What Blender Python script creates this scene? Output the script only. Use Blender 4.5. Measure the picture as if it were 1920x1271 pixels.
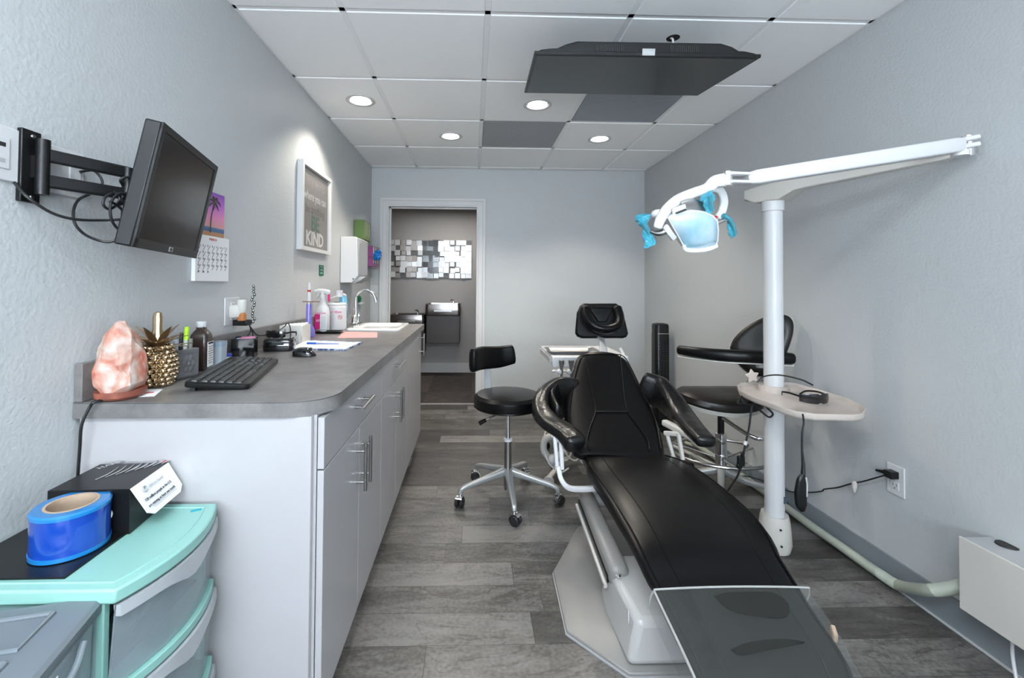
import bpy, bmesh, math, random
from mathutils import Vector, Matrix, Euler
random.seed(7)
PI = math.pi
for o in list(bpy.data.objects): bpy.data.objects.remove(o, do_unlink=True)
C = bpy.context.scene.collection
scene = bpy.context.scene

# ------------------------------------------------------------------ camera, view, world, big lights
F, YAW, PIT, ROL, CX, CY, CZ = 828.96, .0277, .0202, -.0065, 909.18, 516.45, 1.2094
def _cam_rows():
    c, s = math.cos(YAW), math.sin(YAW); A = Matrix(((c, -s, 0), (s, c, 0), (0, 0, 1)))
    c, s = math.cos(PIT), math.sin(PIT); B = Matrix(((1, 0, 0), (0, c, s), (0, -s, c)))
    c, s = math.cos(ROL), math.sin(ROL); D = Matrix(((c, 0, -s), (0, 1, 0), (s, 0, c)))
    return D @ B @ A
CR = _cam_rows()
right, fwd, upv = CR[0], CR[1], CR[2]
cam_d = bpy.data.cameras.new('camera'); cam = bpy.data.objects.new('camera', cam_d); C.objects.link(cam)
m = Matrix.Identity(4)
for i in range(3):
    m[i][0], m[i][1], m[i][2] = right[i], upv[i], -fwd[i]
m[2][3] = CZ
cam.matrix_world = m
cam_d.sensor_width = 36; cam_d.sensor_fit = 'HORIZONTAL'; cam_d.lens = F * 36 / 1920
cam_d.shift_x = (960 - CX) / 1920; cam_d.shift_y = (CY - 635.5) / 1920
cam_d.clip_start = .02
scene.camera = cam
def at(px, py, ax, v):
    """point of the room seen at a photo pixel, on the plane x|y|z = v"""
    d = CR.transposed() @ Vector(((px - CX) / F, 1, -(py - CY) / F))
    t = v / d[0] if ax == 'x' else v / d[1] if ax == 'y' else (v - CZ) / d[2]
    return Vector((0, 0, CZ)) + d * t

vs = scene.view_settings
vs.view_transform = 'Standard'; vs.look = 'None'; vs.gamma = 1; vs.exposure = 0.10
try: vs.use_curve_mapping = False
except Exception: pass

w = bpy.data.worlds.new('world'); scene.world = w; w.use_nodes = True
w.node_tree.nodes['Background'].inputs[0].default_value = (.75, .85, 1, 1)
w.node_tree.nodes['Background'].inputs[1].default_value = .4

XL, XR, YB, YF, ZC = -1.0016, 1.718, 4.3724, -2.2, 2.352
def area(name, loc, rot, sx, sy, power, col, spread=PI):
    l = bpy.data.lights.new(name, 'AREA'); l.shape = 'RECTANGLE'; l.size = sx; l.size_y = sy
    l.energy = power; l.color = col; l.spread = spread
    o = bpy.data.objects.new(name, l); C.objects.link(o); o.location = loc; o.rotation_euler = rot; return o
area('added_rear_fill', (.2, YF + .06, 1.45), (math.radians(138), 0, 0), 2.0, 1.5, 210, (.82, .915, 1.0))  # added fill from behind the camera, tilted up to brighten the ceiling
area('added_ceiling_fill', (-.35, -.30, ZC - .035), (0, 0, 0), 1.15, .55, 46, (.84, .93, 1.0))  # added overhead fill, out of view, for the near end
area('hall_ceiling_light', (-.2, 5.3, 2.2), (0, 0, 0), .9, .3, 14, (1, .95, .90))

# ------------------------------------------------------------------ materials
MATS = {}
def mat(name, col, rough=.5, metal=0, spec=None, trans=0, coat=0, emit=None, es=0, alpha=1, bump=None, noise=None, ior=None, sheen=0):
    if name in MATS: return MATS[name]
    mt = bpy.data.materials.new(name); mt.use_nodes = True; nt = mt.node_tree; b = nt.nodes['Principled BSDF']
    b.inputs['Base Color'].default_value = (*col, 1); b.inputs['Roughness'].default_value = rough
    b.inputs['Metallic'].default_value = metal
    if spec is not None: b.inputs['Specular IOR Level'].default_value = spec
    if ior: b.inputs['IOR'].default_value = ior
    b.inputs['Transmission Weight'].default_value = trans; b.inputs['Coat Weight'].default_value = coat
    b.inputs['Coat Roughness'].default_value = .08
    b.inputs['Alpha'].default_value = alpha
    if emit: b.inputs['Emission Color'].default_value = (*emit, 1); b.inputs['Emission Strength'].default_value = es
    tc = None
    if bump or noise:
        tc = nt.nodes.new('ShaderNodeTexCoord')
    if bump:   # (scale, strength, detail)
        n = nt.nodes.new('ShaderNodeTexNoise'); n.inputs['Scale'].default_value = bump[0]; n.inputs['Detail'].default_value = bump[2] if len(bump) > 2 else 3
        nt.links.new(tc.outputs['Object'], n.inputs['Vector'])
        bp = nt.nodes.new('ShaderNodeBump'); bp.inputs['Strength'].default_value = bump[1]; bp.inputs['Distance'].default_value = bump[3] if len(bump) > 3 else .002
        nt.links.new(n.outputs['Fac'], bp.inputs['Height']); nt.links.new(bp.outputs[0], b.inputs['Normal'])
    if noise:  # (scale, col2, lo, hi)
        n = nt.nodes.new('ShaderNodeTexNoise'); n.inputs['Scale'].default_value = noise[0]; n.inputs['Detail'].default_value = 6
        nt.links.new(tc.outputs['Object'], n.inputs['Vector'])
        r = nt.nodes.new('ShaderNodeValToRGB'); r.color_ramp.elements[0].position = noise[2]; r.color_ramp.elements[1].position = noise[3]
        r.color_ramp.elements[0].color = (*col, 1); r.color_ramp.elements[1].color = (*noise[1], 1)
        nt.links.new(n.outputs['Fac'], r.inputs[0]); nt.links.new(r.outputs[0], b.inputs['Base Color'])
    MATS[name] = mt; return mt
def math_node(nt, op, a, b=None, c=None):
    n = nt.nodes.new('ShaderNodeMath'); n.operation = op
    for i, v in enumerate((a, b, c)):
        if v is None: continue
        if isinstance(v, (int, float)): n.inputs[i].default_value = v
        else: nt.links.new(v, n.inputs[i])
    return n.outputs[0]
def geo_xyz(nt):
    g = nt.nodes.new('ShaderNodeNewGeometry'); s = nt.nodes.new('ShaderNodeSeparateXYZ'); nt.links.new(g.outputs['Position'], s.inputs[0]); return g, s
M_wall = mat('wall_paint', (.485, .50, .507), .45, bump=(95, .35, 2, .004))
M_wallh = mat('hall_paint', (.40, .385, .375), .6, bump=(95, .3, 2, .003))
M_trimw = mat('trim_white', (.60, .60, .60), .4)
M_cove = mat('cove_base', (.22, .24, .26), .45)
M_tile = mat('ceiling_tile', (.86, .86, .86), .85, bump=(260, .5, 3, .002), noise=(380, (.92, .92, .92), .33, .45))
M_grid = mat('ceiling_grid', (.86, .86, .87), .5)
M_white = mat('white_plastic', (.58, .58, .59), .35)
M_lam = mat('white_laminate', (.40, .39, .40), .28, bump=(300, .05, 2, .001))
M_edge = mat('door_core', (.80, .80, .82), .5)
M_cream = mat('cream_plastic', (.56, .53, .49), .4)
M_beige = mat('beige_plastic', (.50, .44, .40), .4)
M_grey = mat('grey_enamel', (.24, .23, .22), .38)
M_leath = mat('black_leather', (.0032, .0032, .0036), .32, spec=.22, bump=(220, .12, 3, .001))
M_leath2 = mat('black_vinyl_wrinkled', (.005, .005, .0055), .28, spec=.4, bump=(16, .6, 3, .008))
M_brown = mat('brown_black_vinyl', (.010, .008, .007), .36, spec=.35, bump=(220, .12, 3, .001))
M_black = mat('black_plastic', (.006, .006, .0065), .32, spec=.35)
M_blackm = mat('black_matte', (.012, .012, .013), .55)
M_gloss = mat('gloss_black', (.006, .006, .007), .08, coat=.5)
M_screen = mat('screen_black', (.009, .0075, .0065), .16, spec=.3)
M_tvs = mat('tv_screen', (.010, .011, .012), .20, spec=.4)
M_key = mat('key_black', (.018, .019, .020), .4)
M_chrome = mat('chrome', (.75, .75, .76), .09, 1)
M_steel = mat('brushed_steel', (.42, .41, .40), .28, 1)
M_alu = mat('grey_cast_aluminium', (.42, .43, .43), .38, .6)
M_alup = mat('light_grey_paint', (.40, .40, .41), .4)
M_cable = mat('black_cable', (.008, .008, .009), .45)
M_hose = mat('ribbed_hose', (.40, .43, .36), .5)
M_brass = mat('gold_metal', (.50, .38, .24), .26, 1)
M_gold2 = mat('dark_gold_leaf', (.36, .25, .15), .35, .9)
M_blue = mat('blue_film', (.003, .045, .33), .12, coat=.7)
M_blue2 = mat('blue_film_edge', (.008, .16, .42), .2, coat=.5)
M_card = mat('cardboard', (.38, .28, .20), .8)
M_mint = mat('mint_plastic', (.24, .46, .41), .38)
M_teal = mat('teal_sticker', (.01, .30, .36), .5)
M_film = mat('blue_barrier_film', (.06, .50, .68), .12, trans=.3, coat=.8, alpha=.66, bump=(40, 1, 3, .01))
M_paper = mat('paper_white', (.78, .78, .79), .7)
M_pink = mat('pink_paper', (.66, .34, .33), .7)
M_green = mat('green_card', (.10, .17, .04), .5)
M_dkgreen = mat('dark_green', (.012, .10, .055), .6)
M_purple = mat('purple_plastic', (.20, .17, .55), .3, coat=.3)
M_mag = mat('magenta_print', (.62, .01, .19), .5)
M_lilac = mat('lilac_print', (.30, .07, .25), .5)
M_glove = mat('blue_glove', (.0, .16, .50), .5, bump=(60, .8, 3, .01))
M_bottle = mat('brown_bottle', (.030, .017, .013), .3, coat=.2)
M_skyb = mat('sky_blue_can', (.16, .42, .62), .25)
M_ceramic = mat('ceramic', (.80, .80, .79), .12, coat=.4)
M_ink = mat('black_ink', (.02, .02, .02), .7)
M_ink_w = mat('light_print', (.62, .62, .62), .6)
M_red = mat('red_print', (.55, .02, .03), .6)
M_off = mat('off_white', (.60, .58, .54), .5)
M_dish = mat('lamp_reflector_glass', (.62, .76, .82), .22, .35, coat=.8, noise=(9, (.34, .58, .72), .40, .62))
M_fan = mat('fan_black', (.004, .0045, .005), .25, spec=.35)
M_foun = mat('fountain_panel', (.085, .075, .072), .45, .3)
M_foun_t = mat('fountain_steel', (.30, .28, .27), .25, 1)
M_mir = mat('mirror_square', (.80, .79, .77), .12, 1)
M_mir2 = mat('dark_mirror_square', (.16, .16, .16), .22, 1)
M_mirb = mat('mosaic_backing', (.16, .16, .16), .45, .3)
M_lampem = mat('downlight_lens', (.9, .9, .88), .4, emit=(1, .97, .92), es=9)
M_tan = mat('tan_enamel', (.52, .50, .47), .4)
M_glass = mat('added_window_glass', (.9, .95, 1), .02, trans=1)

def mat_clear(name, col, a, rough):
    mt = bpy.data.materials.new(name); mt.use_nodes = True; nt = mt.node_tree; b = nt.nodes['Principled BSDF']
    b.inputs['Base Color'].default_value = (*col, 1); b.inputs['Roughness'].default_value = rough; b.inputs['Alpha'].default_value = a
    b.inputs['Coat Weight'].default_value = .6
    return mt
M_clear = mat_clear('cloudy_clear_plastic', (.36, .43, .47), .40, .22)
M_clearg = mat_clear('grey_clear_plastic', (.36, .42, .46), .55, .25)
M_cover = mat_clear('clear_vinyl_cover', (.20, .21, .20), .17, .10)
M_tub = mat_clear('clear_tub', (.50, .56, .62), .6, .2)
M_amber = mat_clear('amber_oil', (.55, .20, .06), .8, .1)
M_crystal = mat_clear('clear_packet', (.7, .7, .68), .5, .08)

def make_floor():
    mt = bpy.data.materials.new('stone_plank_floor'); mt.use_nodes = True; nt = mt.node_tree; b = nt.nodes['Principled BSDF']
    g, s = geo_xyz(nt); X, Y = s.outputs[0], s.outputs[1]
    row = math_node(nt, 'DIVIDE', math_node(nt, 'SUBTRACT', Y, .041), .1466); ri = math_node(nt, 'FLOOR', row); rf = math_node(nt, 'FRACT', row)
    wn = nt.nodes.new('ShaderNodeTexWhiteNoise'); wn.noise_dimensions = '1D'; nt.links.new(ri, wn.inputs['W'])
    col = math_node(nt, 'DIVIDE', math_node(nt, 'ADD', math_node(nt, 'ADD', X, 5.0), math_node(nt, 'MULTIPLY', wn.outputs['Value'], 3.1)), .92)
    ci = math_node(nt, 'FLOOR', col); cf = math_node(nt, 'FRACT', col)
    wn2 = nt.nodes.new('ShaderNodeTexWhiteNoise'); wn2.noise_dimensions = '1D'
    nt.links.new(math_node(nt, 'ADD', math_node(nt, 'MULTIPLY', ri, 17.31), math_node(nt, 'MULTIPLY', ci, 3.77)), wn2.inputs['W'])
    # stone veining, shifted per plank
    cmb = nt.nodes.new('ShaderNodeCombineXYZ')
    nt.links.new(math_node(nt, 'ADD', math_node(nt, 'MULTIPLY', X, 2.2), math_node(nt, 'MULTIPLY', wn2.outputs['Value'], 40)), cmb.inputs[0])
    nt.links.new(math_node(nt, 'MULTIPLY', Y, 8.0), cmb.inputs[1])
    n1 = nt.nodes.new('ShaderNodeTexNoise'); n1.inputs['Scale'].default_value = 1.3; n1.inputs['Detail'].default_value = 9; n1.inputs['Roughness'].default_value = .66; n1.inputs['Distortion'].default_value = 1.3
    nt.links.new(cmb.outputs[0], n1.inputs['Vector'])
    n2 = nt.nodes.new('ShaderNodeTexNoise'); n2.inputs['Scale'].default_value = 75; n2.inputs['Detail'].default_value = 4; nt.links.new(g.outputs['Position'], n2.inputs['Vector'])
    tone = math_node(nt, 'ADD', math_node(nt, 'MULTIPLY', wn2.outputs['Value'], .54), math_node(nt, 'MULTIPLY', n1.outputs['Fac'], .95))
    tone = math_node(nt, 'ADD', tone, math_node(nt, 'MULTIPLY', math_node(nt, 'SUBTRACT', n2.outputs['Fac'], .5), .5))
    n3 = nt.nodes.new('ShaderNodeTexNoise'); n3.inputs['Scale'].default_value = .9; n3.inputs['Detail'].default_value = 7; n3.inputs['Distortion'].default_value = 2.2; nt.links.new(cmb.outputs[0], n3.inputs['Vector'])
    vein = math_node(nt, 'MAXIMUM', math_node(nt, 'SUBTRACT', 1, math_node(nt, 'MULTIPLY', math_node(nt, 'ABSOLUTE', math_node(nt, 'SUBTRACT', n3.outputs['Fac'], .5)), 45)), 0)
    tone = math_node(nt, 'SUBTRACT', tone, math_node(nt, 'MULTIPLY', vein, .16))
    # joints
    e = .010
    j = math_node(nt, 'MAXIMUM', math_node(nt, 'LESS_THAN', rf, .012), math_node(nt, 'LESS_THAN', cf, .0022))
    r = nt.nodes.new('ShaderNodeValToRGB'); el = r.color_ramp.elements
    el[0].position = .34; el[0].color = (.032, .029, .026, 1); el[1].position = 1.0; el[1].color = (.185, .175, .165, 1)
    q = el.new(.68); q.color = (.078, .073, .068, 1)
    nt.links.new(tone, r.inputs[0])
    mx = nt.nodes.new('ShaderNodeMix'); mx.data_type = 'RGBA'; nt.links.new(j, mx.inputs[0]); nt.links.new(r.outputs[0], mx.inputs[6]); mx.inputs[7].default_value = (.035, .033, .031, 1)
    nt.links.new(mx.outputs[2], b.inputs['Base Color']); b.inputs['Roughness'].default_value = .38
    bp = nt.nodes.new('ShaderNodeBump'); bp.inputs['Strength'].default_value = .25; bp.inputs['Distance'].default_value = .002
    nt.links.new(math_node(nt, 'SUBTRACT', n1.outputs['Fac'], j), bp.inputs['Height']); nt.links.new(bp.outputs[0], b.inputs['Normal'])
    return mt
M_floor = make_floor()
def make_carpet():
    mt = bpy.data.materials.new('hall_carpet_tiles'); mt.use_nodes = True; nt = mt.node_tree; b = nt.nodes['Principled BSDF']
    g, s = geo_xyz(nt)
    ci = math_node(nt, 'FLOOR', math_node(nt, 'DIVIDE', s.outputs[0], .5)); ri = math_node(nt, 'FLOOR', math_node(nt, 'DIVIDE', s.outputs[1], .5))
    wn = nt.nodes.new('ShaderNodeTexWhiteNoise'); wn.noise_dimensions = '1D'; nt.links.new(math_node(nt, 'ADD', math_node(nt, 'MULTIPLY', ci, 7.3), ri), wn.inputs['W'])
    n = nt.nodes.new('ShaderNodeTexNoise'); n.inputs['Scale'].default_value = 1; n.inputs['Detail'].default_value = 4
    mp = nt.nodes.new('ShaderNodeMapping'); mp.inputs['Scale'].default_value = (9, 90, 1); nt.links.new(g.outputs['Position'], mp.inputs[0]); nt.links.new(mp.outputs[0], n.inputs['Vector'])
    t = math_node(nt, 'ADD', math_node(nt, 'MULTIPLY', wn.outputs['Value'], .3), n.outputs['Fac'])
    r = nt.nodes.new('ShaderNodeValToRGB'); r.color_ramp.elements[0].position = .4; r.color_ramp.elements[0].color = (.022, .017, .016, 1); r.color_ramp.elements[1].position = .95; r.color_ramp.elements[1].color = (.12, .105, .10, 1)
    nt.links.new(t, r.inputs[0]); nt.links.new(r.outputs[0], b.inputs['Base Color']); b.inputs['Roughness'].default_value = .95
    return mt
M_carpet = make_carpet()
def make_concrete():
    mt = bpy.data.materials.new('concrete_laminate'); mt.use_nodes = True; nt = mt.node_tree; b = nt.nodes['Principled BSDF']
    g, s = geo_xyz(nt)
    n = nt.nodes.new('ShaderNodeTexNoise'); n.inputs['Scale'].default_value = 9; n.inputs['Detail'].default_value = 9; n.inputs['Roughness'].default_value = .7; nt.links.new(g.outputs['Position'], n.inputs['Vector'])
    r = nt.nodes.new('ShaderNodeValToRGB'); r.color_ramp.elements[0].position = .35; r.color_ramp.elements[0].color = (.118, .111, .108, 1); r.color_ramp.elements[1].position = .68; r.color_ramp.elements[1].color = (.215, .204, .199, 1)
    nt.links.new(n.outputs['Fac'], r.inputs[0]); nt.links.new(r.outputs[0], b.inputs['Base Color']); b.inputs['Roughness'].default_value = .33
    return mt
M_conc = make_concrete()
def make_perf(name, base, dark, ring=False):
    mt = bpy.data.materials.new(name); mt.use_nodes = True; nt = mt.node_tree; b = nt.nodes['Principled BSDF']
    g, s = geo_xyz(nt); P = .009
    def cell(v): return math_node(nt, 'SUBTRACT', math_node(nt, 'FRACT', math_node(nt, 'DIVIDE', v, P)), .5)
    a, c = cell(s.outputs[0]), cell(s.outputs[1])
    d = math_node(nt, 'ADD', math_node(nt, 'MULTIPLY', a, a), math_node(nt, 'MULTIPLY', c, c)); k = math_node(nt, 'LESS_THAN', d, .10)
    mx = nt.nodes.new('ShaderNodeMix'); mx.data_type = 'RGBA'; nt.links.new(k, mx.inputs[0]); mx.inputs[6].default_value = (*base, 1); mx.inputs[7].default_value = (*dark, 1)
    nt.links.new(mx.outputs[2], b.inputs['Base Color']); b.inputs['Roughness'].default_value = .5
    return mt
M_perf = make_perf('perforated_white_metal', (.42, .42, .44), (.10, .10, .11))
M_perf2 = make_perf('perforated_grey_metal', (.37, .40, .45), (.09, .10, .12))
def make_salt():
    mt = bpy.data.materials.new('pink_salt_crystal'); mt.use_nodes = True; nt = mt.node_tree; b = nt.nodes['Principled BSDF']
    g = nt.nodes.new('ShaderNodeTexCoord')
    n = nt.nodes.new('ShaderNodeTexNoise'); n.inputs['Scale'].default_value = 16; n.inputs['Detail'].default_value = 6; n.inputs['Distortion'].default_value = .8; nt.links.new(g.outputs['Object'], n.inputs['Vector'])
    r = nt.nodes.new('ShaderNodeValToRGB'); e = r.color_ramp.elements
    e[0].position = .38; e[0].color = (.42, .13, .09, 1); e[1].position = .62; e[1].color = (.52, .46, .43, 1); q = e.new(.47); q.color = (.46, .25, .19, 1); q = e.new(.54); q.color = (.50, .36, .31, 1)
    nt.links.new(n.outputs['Fac'], r.inputs[0]); nt.links.new(r.outputs[0], b.inputs['Base Color']); b.inputs['Roughness'].default_value = .38
    b.inputs['Subsurface Weight'].default_value = .25; b.inputs['Subsurface Radius'].default_value = (.03, .015, .01); b.inputs['Subsurface Scale'].default_value = .5
    bp = nt.nodes.new('ShaderNodeBump'); bp.inputs['Strength'].default_value = .6; bp.inputs['Distance'].default_value = .01; nt.links.new(n.outputs['Fac'], bp.inputs['Height']); nt.links.new(bp.outputs[0], b.inputs['Normal'])
    return mt
M_salt = make_salt()

# ------------------------------------------------------------------ mesh helpers
def frame(d, ref=Vector((0, 0, 1))):
    d = d.normalized(); r = d.cross(ref)
    if r.length < 1e-4: r = d.cross(Vector((0, 1, 0)))
    r.normalize(); u = r.cross(d).normalized(); return r, u
def smooth_path(pts, n=8):
    pts = [Vector(p) for p in pts]
    if len(pts) < 3: return pts
    out = []
    P = [pts[0] * 2 - pts[1]] + pts + [pts[-1] * 2 - pts[-2]]
    for i in range(1, len(P) - 2):
        for k in range(n):
            t = k / n; a, b, c, d = P[i - 1], P[i], P[i + 1], P[i + 2]
            out.append(.5 * ((2 * b) + (c - a) * t + (2 * a - 5 * b + 4 * c - d) * t * t + (3 * b - a - 3 * c + d) * t ** 3))
    out.append(pts[-1]); return out
def lerp_list(v, t):
    x = t * (len(v) - 1); i = min(int(x), len(v) - 2); return v[i] + (v[i + 1] - v[i]) * (x - i)
class MB:
    def __init__(s): s.b = bmesh.new()
    def loft(s, loops, cap=True, closed=True):
        rows = [[s.b.verts.new(p) for p in L] for L in loops]; n = len(rows[0])
        for a, b in zip(rows, rows[1:]):
            for i in range(n if closed else n - 1):
                try: s.b.faces.new((a[i], a[(i + 1) % n], b[(i + 1) % n], b[i]))
                except ValueError: pass
        if cap:
            s.b.faces.new(rows[0][::-1]); s.b.faces.new(rows[-1])
        return s
    def box(s, c, d, rot=None):
        c = Vector(c); R = rot.to_matrix() if isinstance(rot, Euler) else (rot or Matrix.Identity(3))
        x, y, z = d[0] / 2, d[1] / 2, d[2] / 2
        L = [[c + R @ Vector((a * x, b * y, zz)) for a, b in ((-1, -1), (1, -1), (1, 1), (-1, 1))] for zz in (-z, z)]
        return s.loft(L)
    def cyl(s, a, b, r0, r1=None, seg=24):
        a, b = Vector(a), Vector(b); r1 = r0 if r1 is None else r1; r, u = frame(b - a)
        return s.loft([[p + (r * math.cos(t) + u * math.sin(t)) * q for t in [2 * PI * i / seg for i in range(seg)]] for p, q in ((a, r0), (b, r1))])
    def tube(s, pts, r, seg=10, sm=True, n=8):
        P = smooth_path(pts, n) if sm else [Vector(p) for p in pts]
        L = []; pr = None
        for i, p in enumerate(P):
            d = (P[min(i + 1, len(P) - 1)] - P[max(i - 1, 0)])
            if d.length < 1e-9: d = Vector((0, 0, 1))
            d.normalize()
            if pr is None: rr, _ = frame(d)
            else: rr = (pr - d * pr.dot(d)).normalized()
            pr = rr; uu = rr.cross(d)
            q = r if isinstance(r, (int, float)) else lerp_list(r, i / (len(P) - 1))
            L.append([p + (rr * math.cos(t) + uu * math.sin(t)) * q for t in [2 * PI * k / seg for k in range(seg)]])
        return s.loft(L)
    def sweep(s, pts, w, h, ref=(0, 0, 1), sm=True, n=8, ex=4, seg=20, rnd=True):
        """superelliptic section w x h (numbers or lists) along a path"""
        P = smooth_path(pts, n) if sm else [Vector(p) for p in pts]; L = []; N = len(P)
        for i, p in enumerate(P):
            d = P[min(i + 1, N - 1)] - P[max(i - 1, 0)]; r, u = frame(d, Vector(ref))
            t = i / (N - 1); ww = w if isinstance(w, (int, float)) else lerp_list(w, t); hh = h if isinstance(h, (int, float)) else lerp_list(h, t)
            k = 1
            L.append(sect(p, r, u, ww / 2, hh / 2, ex, seg))
        if rnd:
            def endcap(p, q, Lp):
                c = sum(Lp, Vector()) / len(Lp); d = (c - q).normalized(); out = []
                dm = min((v - c).length for v in Lp) * .55
                for f_, o_ in ((.88, .45), (.6, .85), (.2, 1.0)):
                    out.append([c + (v - c) * f_ + d * dm * o_ for v in Lp])
                return out
            a = endcap(None, P[1], L[0])[::-1]; b = endcap(None, P[-2], L[-1]); L = a + L + b
        return s.loft(L)
    def lathe(s, prof, c=(0, 0, 0), axis=(0, 0, 1), seg=32, sx=1, sy=1, cap=True):
        c = Vector(c); ax = Vector(axis).normalized(); r, u = frame(ax, Vector((0, 1, 0)) if abs(ax.z) > .9 else Vector((0, 0, 1)))
        return s.loft([[c + ax * z + (r * math.cos(t) * sx + u * math.sin(t) * sy) * max(q, 1e-5) for t in [2 * PI * i / seg for i in range(seg)]] for q, z in prof], cap=cap)
    def prism(s, poly, lo, hi, ax='z'):
        def v(p, h): return Vector((p[0], p[1], h)) if ax == 'z' else Vector((h, p[0], p[1])) if ax == 'x' else Vector((p[0], h, p[1]))
        return s.loft([[v(p, lo) for p in poly], [v(p, hi) for p in poly]])
    def ell(s, c, r, seg=20, rot=None):
        c = Vector(c); R = rot.to_matrix() if rot else Matrix.Identity(3); n = seg // 2
        return s.loft([[c + R @ Vector((r[0] * math.cos(t) * max(math.cos(a), .003), r[1] * math.sin(t) * max(math.cos(a), .003), r[2] * math.sin(a))) for t in [2 * PI * i / seg for i in range(seg)]] for a in [-PI / 2 + PI * k / n for k in range(n + 1)]])
    def quad(s, pts): s.b.faces.new([s.b.verts.new(p) for p in pts]); return s
    def build(s, name, m, parent=None, bev=0, smooth=True, world=True, sub=0, solid=0, bseg=2, label=None, ang=35):
        bmesh.ops.recalc_face_normals(s.b, faces=s.b.faces[:])
        me = bpy.data.meshes.new(name); s.b.to_mesh(me); s.b.free()
        o = bpy.data.objects.new(name, me); C.objects.link(o); me.materials.append(m)
        if parent is not None:
            o.parent = parent
            if world:
                Wm = parent.get('_w'); W = Matrix([Wm[i * 4:i * 4 + 4] for i in range(4)]) if Wm else Matrix.Identity(4)
                me.transform(W.inverted()); o['_w'] = list(Wm) if Wm else [v for r in Matrix.Identity(4) for v in r]
            else: o['_w'] = parent.get('_w')
        else:
            xs = [v.co for v in me.vertices]
            c = Vector(((min(v.x for v in xs) + max(v.x for v in xs)) / 2, (min(v.y for v in xs) + max(v.y for v in xs)) / 2, min(v.z for v in xs)))
            me.transform(Matrix.Translation(-c)); o.location = c; o['_w'] = [v for r in Matrix.Translation(c) for v in r]
        if smooth:
            for p in me.polygons: p.use_smooth = True
            try: me.set_sharp_from_angle(angle=math.radians(ang))
            except Exception: pass
        if solid:
            q = o.modifiers.new('solid', 'SOLIDIFY'); q.thickness = solid; q.offset = 0
        if bev:
            q = o.modifiers.new('bevel', 'BEVEL'); q.width = bev; q.segments = bseg; q.limit_method = 'ANGLE'; q.angle_limit = math.radians(40)
            q.harden_normals = False
        if sub:
            q = o.modifiers.new('sub', 'SUBSURF'); q.levels = sub; q.render_levels = sub
        if label: o['label'] = label
        return o
def sect(p, r, u, a, b, ex=4, seg=20):
    o = []
    for i in range(seg):
        t = 2 * PI * i / seg; c, s_ = math.cos(t), math.sin(t)
        o.append(p + r * a * math.copysign(abs(c) ** (2 / ex), c) + u * b * math.copysign(abs(s_) ** (2 / ex), s_))
    return o
def rrect(w, h, r, seg=5, cx=0, cy=0):
    o = []
    for sx, sy, a0 in ((1, 1, 0), (-1, 1, 90), (-1, -1, 180), (1, -1, 270)):
        for k in range(seg + 1):
            a = math.radians(a0 + 90 * k / seg); o.append((cx + sx * (w / 2 - r) + r * math.cos(a), cy + sy * (h / 2 - r) + r * math.sin(a)))
    return o
def tag(o, label, cat, group=None, kind=None):
    o['label'] = label; o['category'] = cat
    if group: o['group'] = group
    if kind: o['kind'] = kind
    return o
def thing(name, label, cat, loc=(0, 0, 0), rotz=0, group=None, rot=None):
    o = bpy.data.objects.new(name, None); C.objects.link(o); o.location = loc
    o.rotation_euler = rot if rot else Euler((0, 0, rotz)); o.empty_display_size = .05
    W = Matrix.Translation(Vector(loc)) @ o.rotation_euler.to_matrix().to_4x4(); o['_w'] = [v for r in W for v in r]
    return tag(o, label, cat, group)
def struct(o): o['kind'] = 'structure'; return o
def text(body, size, M4, name, m, parent, ext=.0003, align='LEFT', sx=1, bold=0):
    """lettering as a mesh; M4 is the 4x4 world frame of the text"""
    cu = bpy.data.curves.new('t', 'FONT'); cu.body = body; cu.size = size; cu.extrude = ext; cu.align_x = align; cu.resolution_u = 2; cu.offset = bold
    to = bpy.data.objects.new('t', cu); C.objects.link(to); bpy.context.view_layer.update()
    me = bpy.data.meshes.new_from_object(to); bpy.data.objects.remove(to, do_unlink=True)
    me.transform(M4 @ Matrix.Diagonal((sx, 1, 1, 1))); Wm = parent['_w']; me.transform(Matrix([Wm[i * 4:i * 4 + 4] for i in range(4)]).inverted())
    me.materials.clear(); me.materials.append(m)
    o = bpy.data.objects.new(name, me); C.objects.link(o); o.parent = parent; o['_w'] = Wm; return o
def fr(o, x, y):
    x = Vector(x).normalized(); y = Vector(y).normalized(); z = x.cross(y).normalized(); y = z.cross(x)
    return Matrix(((x[0], y[0], z[0], o[0]), (x[1], y[1], z[1], o[1]), (x[2], y[2], z[2], o[2]), (0, 0, 0, 1)))

# ================================================================== THE ROOM
def sbox(name, x0, x1, y0, y1, z0, z1, m, bev=0):
    o = MB().box(((x0 + x1) / 2, (y0 + y1) / 2, (z0 + z1) / 2), (x1 - x0, y1 - y0, z1 - z0)).build(name, m, smooth=False, bev=bev)
    return struct(o)
YD = YB + .132
DX0, DX1, DZ = -.832, .047, 1.975
sbox('floor', XL - .1, XR + .1, YF - .1, YD, -.06, 0, M_floor)
sbox('floor_hall', -2.4, 1.6, YD, 6.2, -.06, 0, M_carpet)
sbox('wall_left', XL - .1, XL, YF, YD, 0, ZC + .05, M_wall)
sbox('wall_right', XR, XR + .1, YF, YD, 0, ZC + .05, M_wall)
o = MB()
o.box(((XL + DX0 - .02) / 2, (YB + YD) / 2, 1.2), (DX0 - .02 - XL, YD - YB, 2.4)); o.box(((XR + DX1 + .02) / 2, (YB + YD) / 2, 1.2), (XR - DX1 - .02, YD - YB, 2.4))
o.box(((DX0 + DX1) / 2, (YB + YD) / 2, (DZ + .02 + 2.4) / 2), (DX1 - DX0 + .04, YD - YB, 2.4 - DZ - .02))
struct(o.build('wall_back', M_wall, smooth=False))
o = MB()   # wall behind the photographer, with a window added for the fill light
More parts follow.
